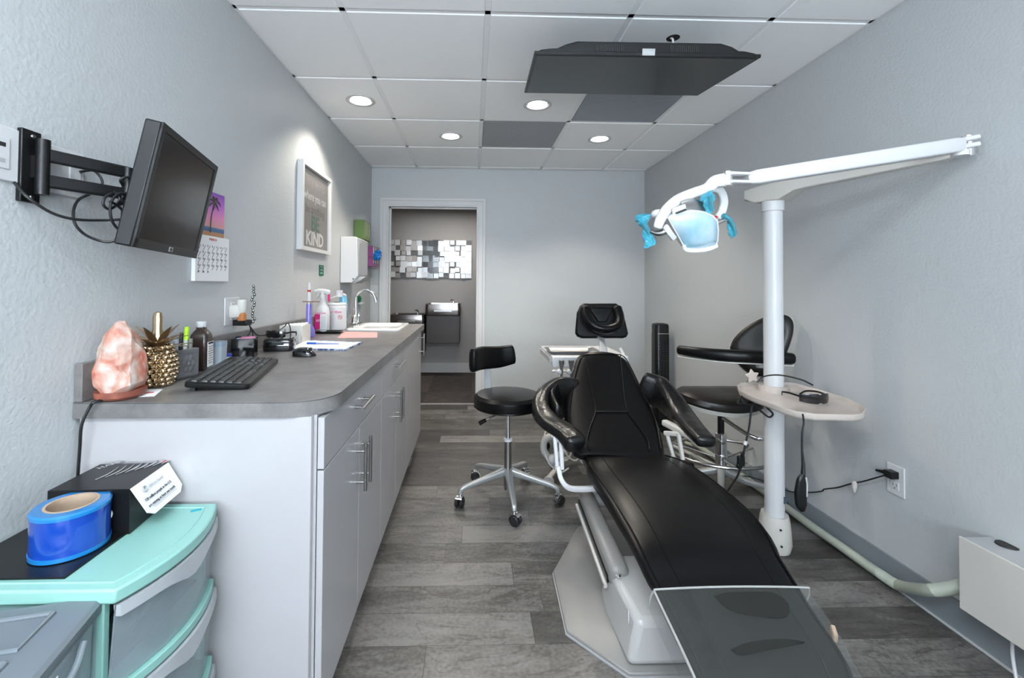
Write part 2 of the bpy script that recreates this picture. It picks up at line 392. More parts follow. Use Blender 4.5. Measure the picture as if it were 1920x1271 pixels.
for x0, x1, z0, z1 in ((XL, -.85, 0, 2.4), (1.25, XR, 0, 2.4), (-.85, 1.25, 0, .65), (-.85, 1.25, 2.25, 2.4)):
    o.box(((x0 + x1) / 2, YF - .05, (z0 + z1) / 2), (x1 - x0, .1, z1 - z0))
struct(o.build('wall_front', M_wall, smooth=False))
o = MB()
for x0, x1, z0, z1 in ((-.85, -.80, .65, 2.25), (1.20, 1.25, .65, 2.25), (-.80, 1.20, .65, .70), (-.80, 1.20, 2.20, 2.25), (.18, .22, .70, 2.20)):
    o.box(((x0 + x1) / 2, YF - .03, (z0 + z1) / 2), (x1 - x0, .05, z1 - z0))
wn = struct(o.build('added_window_1', M_trimw, smooth=False))  # unseen window frame, added to go with the rear fill
MB().box((.2, YF - .04, 1.45), (2.0, .006, 1.5)).build('added_window_glass', M_glass, wn, smooth=False)
# ceiling: tegular tiles hanging just below a T-bar grid
T = .6096; GX = [XL] + [-.5535 + i * T for i in range(4)] + [XR]; GY = [YF] + [1.8399 + i * T for i in range(-6, 5)] + [YB]
o = MB(); hb = .0125
for i in range(5):
    for j in range(len(GY) - 1):
        if (i, j) == (2, len(GY) - 4): continue
        if (i, j) == (3, len(GY) - 5): continue
        x0, x1, y0, y1 = GX[i] + hb, GX[i + 1] - hb, GY[j] + hb, GY[j + 1] - hb
        if y1 - y0 < .02 or x1 - x0 < .02: continue
        o.box(((x0 + x1) / 2, (y0 + y1) / 2, ZC + .012), (x1 - x0, y1 - y0, .026))
struct(o.build('ceiling', M_tile, smooth=False, bev=.003, bseg=1))
o = MB()
o.box(((XL + XR) / 2, (YF + YB) / 2, ZC + .03), (XR - XL, YB - YF, .012))
for g in GX: o.box((g, (YF + YB) / 2, ZC + .014), (.024, YB - YF, .022))
for g in GY: o.box(((XL + XR) / 2, g, ZC + .014), (XR - XL, .024, .022))
struct(o.build('trim_1', M_grid, smooth=False))
# ventilation / speaker panels in two grid cells
def panel(cx, cy, m, lab, cat, ring):
    t = thing('ceiling_vent', lab, cat, (cx, cy, ZC), group=None)
    MB().box((cx, cy, ZC + .008), (T - .03, T - .03, .012)).build('perforated_panel', m, t, smooth=False)
    o = MB()
    if ring:
        for r in (.13,): o.lathe([(r, 0.0005), (r + .004, -.0006), (r + .008, 0.0005)], (cx, cy, ZC + .002))
        o.cyl((cx, cy, ZC - .003), (cx, cy, ZC + .002), .005)
        o.build('diffuser_ring', M_perf, t)
cellx = lambda i: (GX[i] + GX[i + 1]) / 2
panel(cellx(2), (GY[-4] + GY[-3]) / 2, M_perf, 'perforated ceiling vent with faint round diffuser between the two far downlights', 'vent', True)
panel(cellx(3), (GY[-5] + GY[-4]) / 2, M_perf2, 'blue-grey perforated ceiling panel just beyond the hanging television', 'vent', False)
# door frame
def casing(name, x0, x1, z0, z1, vert, W=.082):
    """mitred flat casing with a raised outer band; z1/x ends cut at 45 degrees"""
    o = MB(); y = YB
    prof = [(0, .0), (0, .020), (.022, .020), (.026, .013), (W - .018, .013), (W - .012, .016), (W, .016), (W, 0)]   # (distance from the outer edge, depth)
    if vert:
        s = 1 if x0 < -.5 else -1; xa = x0 if s == 1 else x1
        o.loft([[Vector((xa + s * d, y - h, z0)) for d, h in prof], [Vector((xa + s * d, y - h, z1 - d)) for d, h in prof]])
    else:
        o.loft([[Vector((x0 + d, y - h, z1 - d)) for d, h in prof], [Vector((x1 - d, y - h, z1 - d)) for d, h in prof]])
    return struct(o.build(name, M_trimw, smooth=False))
casing('trim_2', -.911, DX0 + .003, 0, 2.055, True); casing('trim_3', DX1 - .003, .121, 0, 2.055, True); casing('trim_4', -.911, .121, DZ - .003, 2.055, False)
o = MB(); o.box((DX0 - .01, (YB + YD) / 2, DZ / 2), (.02, YD - YB, DZ)); o.box((DX1 + .01, (YB + YD) / 2, DZ / 2), (.02, YD - YB, DZ)); o.box(((DX0 + DX1) / 2, (YB + YD) / 2, DZ + .01), (DX1 - DX0 + .04, YD - YB, .02))
o.box((DX0 + .006, YB + .07, DZ / 2), (.012, .035, DZ)); o.box((DX1 - .006, YB + .07, DZ / 2), (.012, .035, DZ)); o.box(((DX0 + DX1) / 2, YB + .07, DZ - .006), (DX1 - DX0, .035, .012))
struct(o.build('trim_5', M_trimw, smooth=False))
struct(MB().box(((DX0 + DX1) / 2, YD - .005, .002), (DX1 - DX0, .03, .004)).build('trim_6', M_alup, smooth=False))
M_bb = mat('baseboard_paint', (.20, .225, .245), .45)
sbox('baseboard_right', XR - .010, XR, YF, YB, 0, .110, M_bb)
sbox('baseboard_back', .121, XR - .010, YB - .010, YB, 0, .110, M_bb)
sbox('baseboard_left', XL, XL + .010, YF, 1.15, 0, .110, M_bb)
sbox('trim_7', XR - .016, XR, YF, YB, 0, .006, M_wall)
# hallway
sbox('wall_hall_back', -2.4, 1.6, 6.1, 6.2, 0, 2.3, M_wallh)
sbox('wall_hall_left', -2.5, -2.4, YD, 6.2, 0, 2.3, M_wallh); sbox('wall_hall_right', 1.6, 1.7, YD, 6.2, 0, 2.3, M_wallh)
sbox('wall_hall_front', -2.4, XL - .1, YD - .1, YD, 0, 2.3, M_wallh)
sbox('ceiling_hall', -2.5, 1.7, YD, 6.2, 2.24, 2.3, M_wallh)
sbox('baseboard_hall', -2.4, 1.6, 6.085, 6.1, 0, .132, M_trimw, .003)

# downlights (lens gives the light)
def downlight(x, y, lab, vis=True, power=52):
    t = thing('recessed_downlight', lab, 'ceiling light', (x, y, ZC), group='recessed ceiling downlights')
    MB().lathe([(.088, 0), (.090, -.004), (.084, -.006), (.070, -.004), (.066, .004), (.064, .022)], (x, y, ZC - .001), seg=40).build('trim_ring', M_trimw, t)
    MB().lathe([(.001, -.0035), (.060, -.0035), (.063, .0)], (x, y, ZC - .001), seg=32).build('lens', M_lampem, t)
    l = bpy.data.lights.new('downlight_beam', 'SPOT'); l.energy = power; l.spot_size = math.radians(120); l.spot_blend = .45; l.shadow_soft_size = .055; l.color = (1, .92, .80)
    lo = bpy.data.objects.new('downlight_beam', l); C.objects.link(lo); lo.parent = t; lo.location = (0, 0, -.012)
downlight(-.706, 2.755, 'round recessed downlight nearest the left wall')
downlight(-.177, 3.394, 'round recessed downlight beside the perforated vent, on its left')
downlight(.404, 2.772, 'round recessed downlight close in front of the television\'s left corner')
downlight(.982, 3.402, 'round recessed downlight furthest right, beyond the television')
# unseen fixture added above the camera to brighten the near end
t = thing('added_light_panel', 'flush white light panel added out of view over the near end of the room', 'ceiling light', (-.35, -.30, ZC))
MB().box((-.35, -.30, ZC - .012), (1.22, .62, .024)).build('housing', M_trimw, t, smooth=False)
MB().box((-.35, -.30, ZC - .026), (1.15, .55, .006)).build('diffuser', mat('added_panel_diffuser', (.9, .9, .9), .5, emit=(.86, .93, 1), es=2), t, smooth=False)

# ================================================================== CABINETS AND COUNTER
CXF = -.404; DXF = -.386; YC0 = 1.174
yA, yB = at(714.3, 800, 'x', DXF).y, at(762.5, 750, 'x', DXF).y; yE = 3.36
m1, m2 = at(672.7, 850, 'x', DXF).y, at(742, 780, 'x', DXF).y
zs = at(600, 882, 'y', YC0).z
print('doors', yA, yB, m1, m2, zs)
def bar_pull(parent, p, axis, L, name='handle'):
    p = Vector(p); a = Vector((0, 1, 0)) if axis == 'y' else Vector((0, 0, 1))
    o = MB(); o.cyl(p + Vector((.032, 0, 0)) - a * L / 2, p + Vector((.032, 0, 0)) + a * L / 2, .006, seg=16)
    for s in (-1, 1): o.cyl(p + a * s * L * .32, p + Vector((.030, 0, 0)) + a * s * L * .32, .0045, seg=12)
    return o.build(name, M_steel, parent)
def cabinet(y0, y1, lab, kind, mid=None):
    t = thing('base_cabinet', lab, 'cabinet', (CXF, (y0 + y1) / 2, 0), group='white base cabinets')
    o = MB(); o.box(((XL + CXF) / 2 + .004, (y0 + y1) / 2, (.10 + .866) / 2), (CXF - XL - .008, y1 - y0 - .001, .766))
    o.box(((XL - .47) / 2 + .004, (y0 + y1) / 2, .05), (-.47 - XL - .008, y1 - y0 - .001, .10)).build('body', M_lam, t, smooth=False)
    g = .0022
    def front(ya, yb, za, zb, nm):
        return MB().box(((CXF + DXF) / 2 + .0015, (ya + yb) / 2, (za + zb) / 2), (DXF - CXF - .001, yb - ya - 2 * g, zb - za - 2 * g)).build(nm, M_lam, t, smooth=False, bev=.001, bseg=1)
    if kind == 'drawer':
        d = front(y0, y1, zs, .860, 'drawer'); bar_pull(d, (DXF, (y0 + y1) / 2 - .01, (zs + .86) / 2 + .012), 'y', .17)
        a = front(y0, mid, .10, zs, 'door'); b = front(mid, y1, .10, zs, 'door')
        bar_pull(a, (DXF, mid - .035, zs - .125), 'z', .16); bar_pull(b, (DXF, mid + .035, zs - .125), 'z', .16)
    else:
        a = front(y0, y1, .10, .860, 'door'); bar_pull(a, (DXF, y1 - .09, .765), 'z', .16)
    return t
cabinet(YC0, yA, 'white base cabinet nearest the camera, wide drawer over two doors', 'drawer', m1)
cabinet(yA, yB, 'white base cabinet in the middle of the row, drawer over two doors', 'drawer', m2)
cabinet(yB, yE, 'white full-height cabinet under the sink at the far end', 'door')
t0 = MB().box(((XL - .408) / 2 + .003, YC0 - .0095, .433), (-.408 - XL - .012, .018, .865)).build('end_panel', M_lam, smooth=False, bev=.001, bseg=1)
tag(t0, 'tall white side panel closing the near end of the cabinets', 'panel')
poly = [(XL + .002, 1.144)]
r = .115; xf = -.366
for k in range(15):
    a = -PI / 2 + PI / 2 * k / 14; poly.append((xf - r + r * math.cos(a), 1.148 + r + r * math.sin(a)))
poly += [(xf, 3.385), (XL + .002, 3.385)]
# sink cut out: build the slab as two prisms around the bowl
SX0, SX1, SY0, SY1 = -.80, -.50, 2.90, 3.32
t = thing('countertop', 'grey stone-look countertop with rounded near corner and backsplash', 'countertop', (-.68, 2.2, .866))
o = MB()
near = [p for p in poly if p[1] < 2.0] + [(xf, SY0), (XL + .002, SY0)]
o.prism(near, .866, .906)
o.box(((XL + .002 + SX0) / 2, (SY0 + SY1) / 2, .886), (SX0 - XL - .002, SY1 - SY0, .04)); o.box(((xf + SX1) / 2, (SY0 + SY1) / 2, .886), (xf - SX1, SY1 - SY0, .04))
o.box(((XL + .002 + xf) / 2, (SY1 + 3.385) / 2, .886), (xf - XL - .002, 3.385 - SY1, .04))
o.build('worktop', M_conc, t, smooth=True, ang=30)
MB().box((XL + .012, 2.265, .955), (.020, 2.24, .096)).build('backsplash', M_conc, t, smooth=False, bev=.001)
MB().prism([(p[0] + (.0006 if i > 3 else 0), p[1] - .0006) for i, p in enumerate(near[:-2])], .9035, .9045).build('seam_line', M_blackm, t)
# sink
t = thing('sink', 'white drop-in sink at the far end of the countertop', 'sink', (-.65, 3.12, .906))
o = MB(); lp = []
for (w_, h_, z, rr) in ((.345, .475, .9065, .03), (.345, .475, .915, .03), (.330, .46, .919, .03), (.27, .39, .918, .04), (.255, .375, .90, .04), (.22, .33, .79, .05), (.05, .05, .780, .02)):
    lp.append([Vector((x, y, z)) for x, y in rrect(w_, h_, rr, 5, -.645, 3.115)])
o.loft(lp); o.build('basin', M_ceramic, t)
MB().lathe([(.001, 0), (.022, 0), (.024, -.002)], (-.645, 3.115, .783)).build('drain', M_chrome, t)
def faucet():
    c = at(667, 607, 'z', .906); c.z = .906
    t = thing('faucet', 'chrome gooseneck faucet standing behind the white sink', 'faucet', c)
    o = MB(); o.box(c + Vector((.005, 0, .006)), (.05, .16, .012)); o.build('base_plate', M_chrome, t, bev=.004)
    p = c
    MB().tube([p + Vector((0, 0, .01)), p + Vector((0, 0, .10)), p + Vector((.0, 0, .19)), p + Vector((.02, .0, .235)), p + Vector((.07, 0, .255)), p + Vector((.12, 0, .235)), p + Vector((.145, 0, .19)), p + Vector((.15, 0, .165))], [.015, .012, .011, .011, .011, .011, .011, .012], 14).build('spout', M_chrome, t)
    for s in (-1, 1):
        o = MB(); o.lathe([(.016, 0), (.014, .03), (.017, .045), (.01, .06)], p + Vector((0, s * .06, .01))); o.tube([p + Vector((0, s * .06, .065)), p + Vector((.005, s * .075, .085)), p + Vector((.01, s * .10, .12))], [.007, .005, .004], 10)
        o.build('tap_lever', M_chrome, t)
faucet()

# ================================================================== MONITOR ON THE LEFT WALL
def R3(a, b, c): return Matrix.Rotation(a, 3, 'Z') @ Matrix.Rotation(b, 3, 'X') @ Matrix.Rotation(c, 3, 'Y')
RM = R3(1.802, .185, .014); cm = Vector((-.817, 1.258, 1.44)); MW, MH = .40, .307
def ml(x, y, z): return cm + RM @ Vector((x, y, z))
t = thing('computer_monitor', 'black flat computer monitor tilted down on a black wall arm', 'monitor', cm)
def lbox(o, f_, c, d, R): return o.box(f_(*c), d, R)
o = MB(); lbox(o, ml, (0, .020, 0), (MW, .036, MH), RM); o.build('casing', M_black, t, bev=.004)
o = MB()
for c, d in (((0, 0, MH / 2 - .009), (MW, .006, .018)), ((0, 0, -MH / 2 + .012), (MW, .006, .024)), ((-MW / 2 + .009, 0, 0), (.018, .006, MH)), ((MW / 2 - .009, 0, 0), (.018, .006, MH))): lbox(o, ml, c, d, RM)
o.build('bezel', M_black, t, smooth=False, bev=.001)
o = MB(); lbox(o, ml, (0, .0015, .003), (MW - .034, .003, MH - .040), RM); o.build('screen', M_screen, t, smooth=False)
o = MB(); lbox(o, ml, (0, .055, 0), (.22, .034, .18), RM); o.build('rear_housing', M_black, t, bev=.008)
bx = RM @ Vector((1, 0, 0)); bz = RM @ Vector((0, 0, 1))
o = MB(); lbox(o, ml, (0, -.0036, -MH / 2 + .0125), (.022, .0012, .013), RM); lg = o.build('logo', M_alu, t, smooth=False)
text('hp', .013, fr(ml(-.0075, -.0046, -MH / 2 + .0095), bx, bz), 'lettering', M_ink, lg)
# arm
t = thing('monitor_arm', 'black folding wall bracket with two flat arms behind the monitor', 'wall bracket', (XL, 1.015, 1.465))
MB().box((XL + .006, 1.013, 1.467), (.012, .044, .162)).build('wall_plate', M_black, t, bev=.002)
hx, hy = XL + .028, 1.022
o = MB(); o.cyl((hx, hy, 1.405), (hx, hy, 1.53), .013); o.box((XL + .016, hy, 1.467), (.02, .022, .05)); o.build('wall_hinge', M_black, t)
HE = at(240, 348, 'x', -.885); ex, ey = HE.x, HE.y
za, zb = at(70, 284, 'x', hx + .01).z, at(70, 334, 'x', hx + .01).z
for z, ze in ((za, at(247, 326, 'x', ex).z), (zb, at(238, 364, 'x', ex).z)):
    MB().sweep([(hx, hy, z), (ex, ey, ze)], .014, .030, sm=False, rnd=False).build('arm_bar', M_black, t)
o = MB(); o.cyl((ex, ey, HE.z - .055), (ex, ey, HE.z + .045), .012); o.build('arm_hinge', M_black, t)
o = MB(); o.sweep([(ex, ey, HE.z - .005), ml(-.02, .085, 0)], .03, .034, sm=False, rnd=False); lbox(o, ml, (0, .077, 0), (.10, .010, .10), RM); o.build('tilt_head', M_black, t)
for z in (1.535, 1.398): MB().lathe([(.001, 0), (.005, 0), (.004, .003), (.001, .003)], (XL + .012, 1.015, z), (1, 0, 0), seg=12).build('screw', M_steel, t)
# cables
def ptx(L_): return [at(px, py, 'x', XL + d) for px, py, d in L_]
o = MB().tube(ptx([(27, 342, .01), (50, 368, .04), (95, 398, .06), (140, 411, .08), (190, 413, .10), (234, 411, .13)]), .0032, 8)
tag(o.build('video_cable', M_cable), 'thin black cable sagging from the wall plate to the monitor', 'cable')
o = MB().tube(ptx([(150, 322, .012), (175, 320, .02), (190, 335, .03), (190, 350, .03), (172, 362, .03), (148, 374, .04), (138, 395, .05), (141, 420, .06), (160, 440, .07), (190, 452, .09), (212, 452, .11), (226, 438, .12), (229, 410, .12), (230, 375, .12), (232, 352, .11), (226, 338, .12), (240, 332, .13), (250, 345, .13), (240, 362, .14), (215, 362, .14), (197, 370, .14), (194, 384, .14), (206, 392, .14), (226, 378, .14), (236, 366, .14), (222, 364, .15), (208, 380, .15), (208, 408, .15), (220, 428, .15), (234, 430, .15), (238, 418, .15), (232, 398, .15), (218, 384, .15), (206, 378, .15)]), .0032, 8)
tag(o.build('power_cable', M_cable), 'looped black cord bunched behind the monitor arm', 'cable')
o = MB()
for k in range(5): o.tube(ptx([(214 + 2 * k, 358 + 3 * k, .145), (224 + 2 * k, 372 + 2 * k, .15), (216 + k, 386, .15)]), .0022, 6)
tag(o.build('cable_tie', M_cable), 'bundle of thin black leads tied at the monitor arm joint', 'cable')

def wall_plate(name, lab, y0, y1, z0, z1, side, cat, kind):
    cy, cz = (y0 + y1) / 2, (z0 + z1) / 2; s = 1 if side == 'L' else -1; xw = XL if side == 'L' else XR
    t = thing(name, lab, cat, (xw, cy, cz)); w_, h_ = y1 - y0, z1 - z0
    MB().box((xw + s * .003, cy, cz), (.006, w_, h_)).build('plate', M_white, t, smooth=False, bev=.0025)
    X = xw + s * .007
    if kind == 'outlet':
        for q in (-1, 1):
            MB().box((X, cy, cz + q * .021), (.004, .033, .030)).build('socket', M_white, t, smooth=False, bev=.003)
            o = MB()
            for d in (-.007, .007): o.box((X + s * .002, cy + d, cz + q * .021 + .003), (.001, .002, .010))
            o.cyl((X + s * .0015, cy, cz + q * .021 - .009), (X + s * .0027, cy, cz + q * .021 - .009), .0025, seg=10); o.build('slot', M_ink, t)
        MB().cyl((X - s * .001, cy, cz), (X + s * .0008, cy, cz), .003, seg=12).build('screw', M_white, t)
    elif kind == 'switch':
        for q in ((-.25, .25) if w_ > .09 else (0,)):
            MB().box((X, cy + q * w_, cz), (.004, .032, .062)).build('rocker', M_white, t, smooth=False, bev=.002)
    elif kind == 'hdmi':
        MB().box((X, cy, cz), (.003, .034, .066)).build('insert', M_white, t, smooth=False, bev=.001)
        for q in (-1, 1): MB().box((X + s * .0015, cy, cz + q * .017), (.001, .015, .009)).build('port', M_ink if q > 0 else M_alup, t, smooth=False)
    return t
wall_plate('data_wall_plate', 'white wall plate with two data ports left of the monitor bracket', .915, .992, 1.424, 1.540, 'L', 'wall plate', 'hdmi')
wall_plate('light_switch', 'white wide switch plate behind the black monitor arm', 1.045, 1.155, 1.42, 1.533, 'L', 'light switch', 'switch')
wall_plate('wall_outlet', 'white electrical outlet above the counter with air freshener plugged in', 1.812, 1.925, 1.035, 1.148, 'L', 'outlet', 'outlet')
tr = wall_plate('wall_outlet', 'white electrical outlet low on the right wall', 1.718, 1.792, .370, .490, 'R', 'outlet', 'outlet')
t = thing('light_switch', 'small white rocker switch on the back wall left of the door', 'light switch', (-.967, YB, 1.138))
MB().box((-.967, YB - .003, 1.138), (.072, .006, .114)).build('plate', M_white, t, smooth=False, bev=.002); MB().box((-.967, YB - .007, 1.138), (.033, .004, .064)).build('rocker', M_white, t, smooth=False, bev=.002)

# calendar
def make_cal():
    t = thing('wall_calendar', 'calendar with purple palm sunset picture over a dated page', 'calendar', (XL, 1.72, 1.38))
    y0, y1 = 1.600, 1.815
    zm, zt, zb = 1.385, 1.555, 1.215
    mt = bpy.data.materials.new('sunset_print'); mt.use_nodes = True; nt = mt.node_tree; b = nt.nodes['Principled BSDF']; g, s = geo_xyz(nt)
    f = math_node(nt, 'DIVIDE', math_node(nt, 'SUBTRACT', s.outputs[2], zm), zt - zm); r = nt.nodes.new('ShaderNodeValToRGB'); e = r.color_ramp.elements
    e[0].position = 0; e[0].color = (.40, .20, .10, 1); e[1].position = 1; e[1].color = (.22, .07, .40, 1)
    for p, c in ((.10, (.42, .22, .12)), (.12, (.05, .13, .28)), (.20, (.10, .18, .34)), (.22, (.62, .32, .30)), (.45, (.72, .25, .48)), (.75, (.45, .14, .55))): q = e.new(p); q.color = (*c, 1)
    nt.links.new(f, r.inputs[0]); nt.links.new(r.outputs[0], b.inputs['Base Color']); b.inputs['Roughness'].default_value = .4
    MB().box((XL + .003, (y0 + y1) / 2 - .01, (zm + zt) / 2), (.004, y1 - y0 - .02, zt - zm)).build('picture', mt, t, smooth=False)
    o = MB(); o.tube([(XL + .0065, 1.70, 1.40), (XL + .0065, 1.705, 1.46), (XL + .0065, 1.725, 1.52)], .0022, 6)
    for a in range(7):
        an = math.radians(a * 50 + 10); o.tube([(XL + .0065, 1.725, 1.52), (XL + .0065, 1.725 + .025 * math.cos(an), 1.52 + .02 * math.sin(an)), (XL + .0065, 1.725 + .045 * math.cos(an), 1.505 + .02 * math.sin(an))], [.0022, .003, .0006], 6)
    o.build('palm', mat('palm_print', (.05, .05, .03), .6), t)
    pg = MB().box((XL + .008, (y0 + y1) / 2, (zb + zm) / 2), (.014, y1 - y0, zm - zb)).build('page', M_paper, t, smooth=False)
    xt = XL + .0155
    text('MARCH', .014, fr((xt, 1.68, 1.368), (0, 1, 0), (0, 0, 1)), 'month_name', M_red, pg)
    n = 0
    for rr in range(5):
        for cc in range(7):
            n += 1
            if n > 31: break
            text(str(n), .011, fr((xt, y0 + .012 + cc * .0285, 1.342 - rr * .024), (0, 1, 0), (0, 0, 1)), 'date_number', M_ink, pg)
            if rr < 4: MB().box((xt, y0 + .022 + cc * .0285, 1.338 - rr * .024), (.0004, .0016, .024), Euler((math.radians(-38), 0, 0))).build('pen_stroke', M_ink, pg, smooth=False)
make_cal()
# framed sign
def make_frame():
    y0, y1, z0, z1 = 2.535, 3.045, 1.405, 1.912; D = .035
    y0, y1, z0, z1 = 2.53, 3.045, 1.402, 1.918
    t = thing('framed_sign', 'white box frame with grey lettered quote on the left wall', 'picture frame', (XL, (y0 + y1) / 2, z0))
    o = MB(); b = .022; cy, cz = (y0 + y1) / 2, (z0 + z1) / 2
    co = [(y0, z0), (y1, z0), (y1, z1), (y0, z1)]; ci = [(y0 + b, z0 + b), (y1 - b, z0 + b), (y1 - b, z1 - b), (y0 + b, z1 - b)]
    R = [[Vector((x, *p)) for p in q] for x, q in ((XL + .001, co), (XL + D, co), (XL + D, ci), (XL + .001, ci), (XL + .001, co))]
    o.loft(R, cap=False); o.build('frame', M_trimw, t, smooth=False)
    c = MB().box((XL + .012, cy, cz), (.006, y1 - y0 - .05, z1 - z0 - .05)).build('print', mat('sign_grey', (.19, .175, .17), .6), t, smooth=False)
    X = XL + .0155
    for s_, sz, z, mm, w_ in (('In a world', .085, 1.80, mat('sign_dark_text', (.30, .285, .28), .6), .9), ('where you can', .075, 1.715, M_ink_w, .85), ('be anything', .080, 1.635, mat('sign_dark_text2', (.07, .065, .065), .6), .9)):
        text(s_, sz, fr((X, cy, z), (0, 1, 0), (0, 0, 1)), 'lettering', mm, c, align='CENTER', sx=w_)
    text('BE', .13, fr((X, cy, 1.535), (0, 1, 0), (0, 0, 1)), 'lettering', M_dkgreen, c, align='CENTER', bold=.004); text('KIND', .115, fr((X, cy, 1.445), (0, 1, 0), (0, 0, 1)), 'lettering', M_ink_w, c, align='CENTER', sx=1.1, bold=.0035)
    MB().box((XL + .024, cy, cz), (.002, y1 - y0 - .05, z1 - z0 - .05)).build('glazing', mat_clear('frame_glass', (.5, .5, .5), .12, .03), t, smooth=False)
make_frame()
t = MB().box((XL + .0015, 2.95, 1.295), (.003, .085, .070)).build('wall_sticker', M_dkgreen, smooth=False); tag(t, 'small dark green sticker on the wall below the framed sign', 'sticker')
for i, s_ in enumerate(('PLEASE', 'WASH', 'HANDS')): text(s_, .018, fr((XL + .0035, 2.95, 1.313 - i * .021), (0, 1, 0), (0, 0, 1)), 'lettering', mat('pale_green_print', (.25, .45, .36), .6), t, align='CENTER', sx=.9)
# towel dispenser
t = thing('towel_dispenser', 'white and grey paper towel dispenser on the left wall over the sink', 'dispenser', (XL, 3.52, 1.215))
o = MB().prism([(XL + .001, 1.565), (XL + .115, 1.565), (XL + .125, 1.55), (XL + .135, 1.27), (XL + .09, 1.215), (XL + .001, 1.215)], 3.365, 3.66, 'y'); o.build('body', M_white, t, bev=.006)
MB().prism([(3.37, 1.555), (3.655, 1.555), (3.655, 1.27), (3.37, 1.27)], XL + .122, XL + .140, 'x').build('front_cover', mat('dispenser_grey', (.30, .31, .32), .3), t, bev=.008)
MB().prism([(XL + .08, 1.218), (XL + .135, 1.262), (XL + .185, 1.262), (XL + .150, 1.236), (XL + .10, 1.212)], 3.40, 3.62, 'y').build('outlet_chute', M_alup, t, bev=.002)
MB().cyl((XL + .10, 3.362, 1.245), (XL + .10, 3.366, 1.245), .005).build('keyhole', M_ink, t)
MB().box((XL + .1405, 3.42, 1.535), (.001, .022, .028)).build('label', M_white, t, smooth=False)
# glove boxes in wall holder
t = thing('glove_box', 'green carton of gloves standing upright above the towel dispenser', 'glove box', (XL, 3.83, 1.57))
MB().box((XL + .045, 3.85, 1.665), (.080, .24, .165)).build('carton', M_green, t, smooth=False, bev=.001)
o = MB()
for k in range(4): o.box((XL + .086, 3.775 + k * .05, 1.665 + (.01 if k % 2 else 0)), (.0012, .012, .14 - .03 * (k % 2)))
o.build('printed_panel', mat('pale_green', (.42, .48, .28), .5), t, smooth=False)
t = thing('glove_box', 'lilac and white carton in a wire holder with a blue glove hanging out', 'glove box', (XL, 4.16, 1.35))
MB().box((XL + .05, 4.155, 1.46), (.085, .25, .185)).build('carton', M_lilac, t, smooth=False, bev=.001)
o = MB(); 
for k in range(3): o.box((XL + .0935, 4.07 + k * .085, 1.475), (.0012, .035, .15))
o.build('printed_panel', M_paper, t, smooth=False)
gl = MB()
for k in range(16):
    gl.ell((XL + .115 + random.uniform(-.012, .02), 4.13 + random.uniform(-.06, .09), 1.46 + random.uniform(-.06, .055)), (.018, .026, .028), 12, Euler((random.random() * 3, random.random() * 3, 0)))
gl.build('glove', M_glove, t)
t = thing('wire_holder', 'thin wire rack on the left wall holding the lilac glove carton', 'rack', (XL, 4.16, 1.35))
o = MB()
for z in (1.355, 1.45, 1.555): o.tube([(XL + .002, 4.02, z), (XL + .10, 4.02, z), (XL + .10, 4.29, z), (XL + .002, 4.29, z)], .0022, 6, sm=False)
for y in (4.02, 4.11, 4.20, 4.29): o.tube([(XL + .10, y, 1.555), (XL + .10, y, 1.352), (XL + .002, y, 1.352)], .0022, 6, sm=False)
o.build('wire', M_steel, t)
o = MB(); o.lathe([(.001, .0), (.030, .0), (.034, .008), (.018, .02), (.001, .024)], (XL + .002, 3.92, 1.075), (1, 0, 0)); 
t = thing('sponge_holder', 'small green and white holder stuck on the wall behind the faucet', 'holder', (XL, 3.92, 1.07))
o.build('suction_cup', mat('bright_green', (.0, .16, .06), .4), t); MB().box((XL + .02, 3.94, 1.035), (.03, .10, .016)).build('tray', M_white, t, bev=.003)

# ================================================================== ON THE COUNTER
ZT = .906
def salt_lamp():
    c = Vector((-.926, 1.200, ZT))
    t = thing('salt_lamp', 'pink salt crystal lamp on a wooden base at the counter end', 'lamp', c)
    MB().lathe([(.001, .002), (.050, .002), (.056, .008), (.057, .022), (.001, .024)], c, seg=36, sx=.95, sy=1.05).build('wooden_base', mat('reddish_wood', (.30, .09, .055), .4, noise=(30, (.20, .06, .04), .4, .6)), t)
    rr = random.Random(11); o = MB(); prof = [(.050, .022), (.058, .040), (.059, .065), (.055, .090), (.050, .115), (.043, .140), (.034, .162), (.022, .182), (.012, .196)]
    for r, z in prof:
        for i in range(9):
            a = 2 * PI * (i + rr.random() * .7) / 9; q = r * rr.uniform(.90, 1.04)
            o.b.verts.new(c + Vector((q * math.cos(a) - (z - .1) * .05 - .003, q * math.sin(a) * 1.05, z + rr.uniform(-.006, .006))))
    h_ = bmesh.ops.convex_hull(o.b, input=o.b.verts[:]); bmesh.ops.delete(o.b, geom=[v for v in o.b.verts if not v.link_faces], context='VERTS')
    bmesh.ops.subdivide_edges(o.b, edges=o.b.edges[:], cuts=4, use_grid_fill=True)
    from mathutils import noise as mn
    o.b.normal_update()
    for v in o.b.verts: v.co += v.normal * (.0065 * mn.noise(v.co * 28) + .0022 * mn.noise(v.co * 90))
    cr = o.build('salt_crystal', M_salt, t, smooth=True, ang=28)
    ca = MB().tube([c + Vector((.0, -.045, .006)), c + Vector((-.01, -.07, .005)), (-.945, 1.128, .90), (-.955, 1.118, .86), (-.962, 1.122, .80), (-.968, 1.125, .70), (-.955, 1.115, .60), (-.95, 1.11, .45)], .0035, 8).build('power_cord', M_cable, t)
salt_lamp()
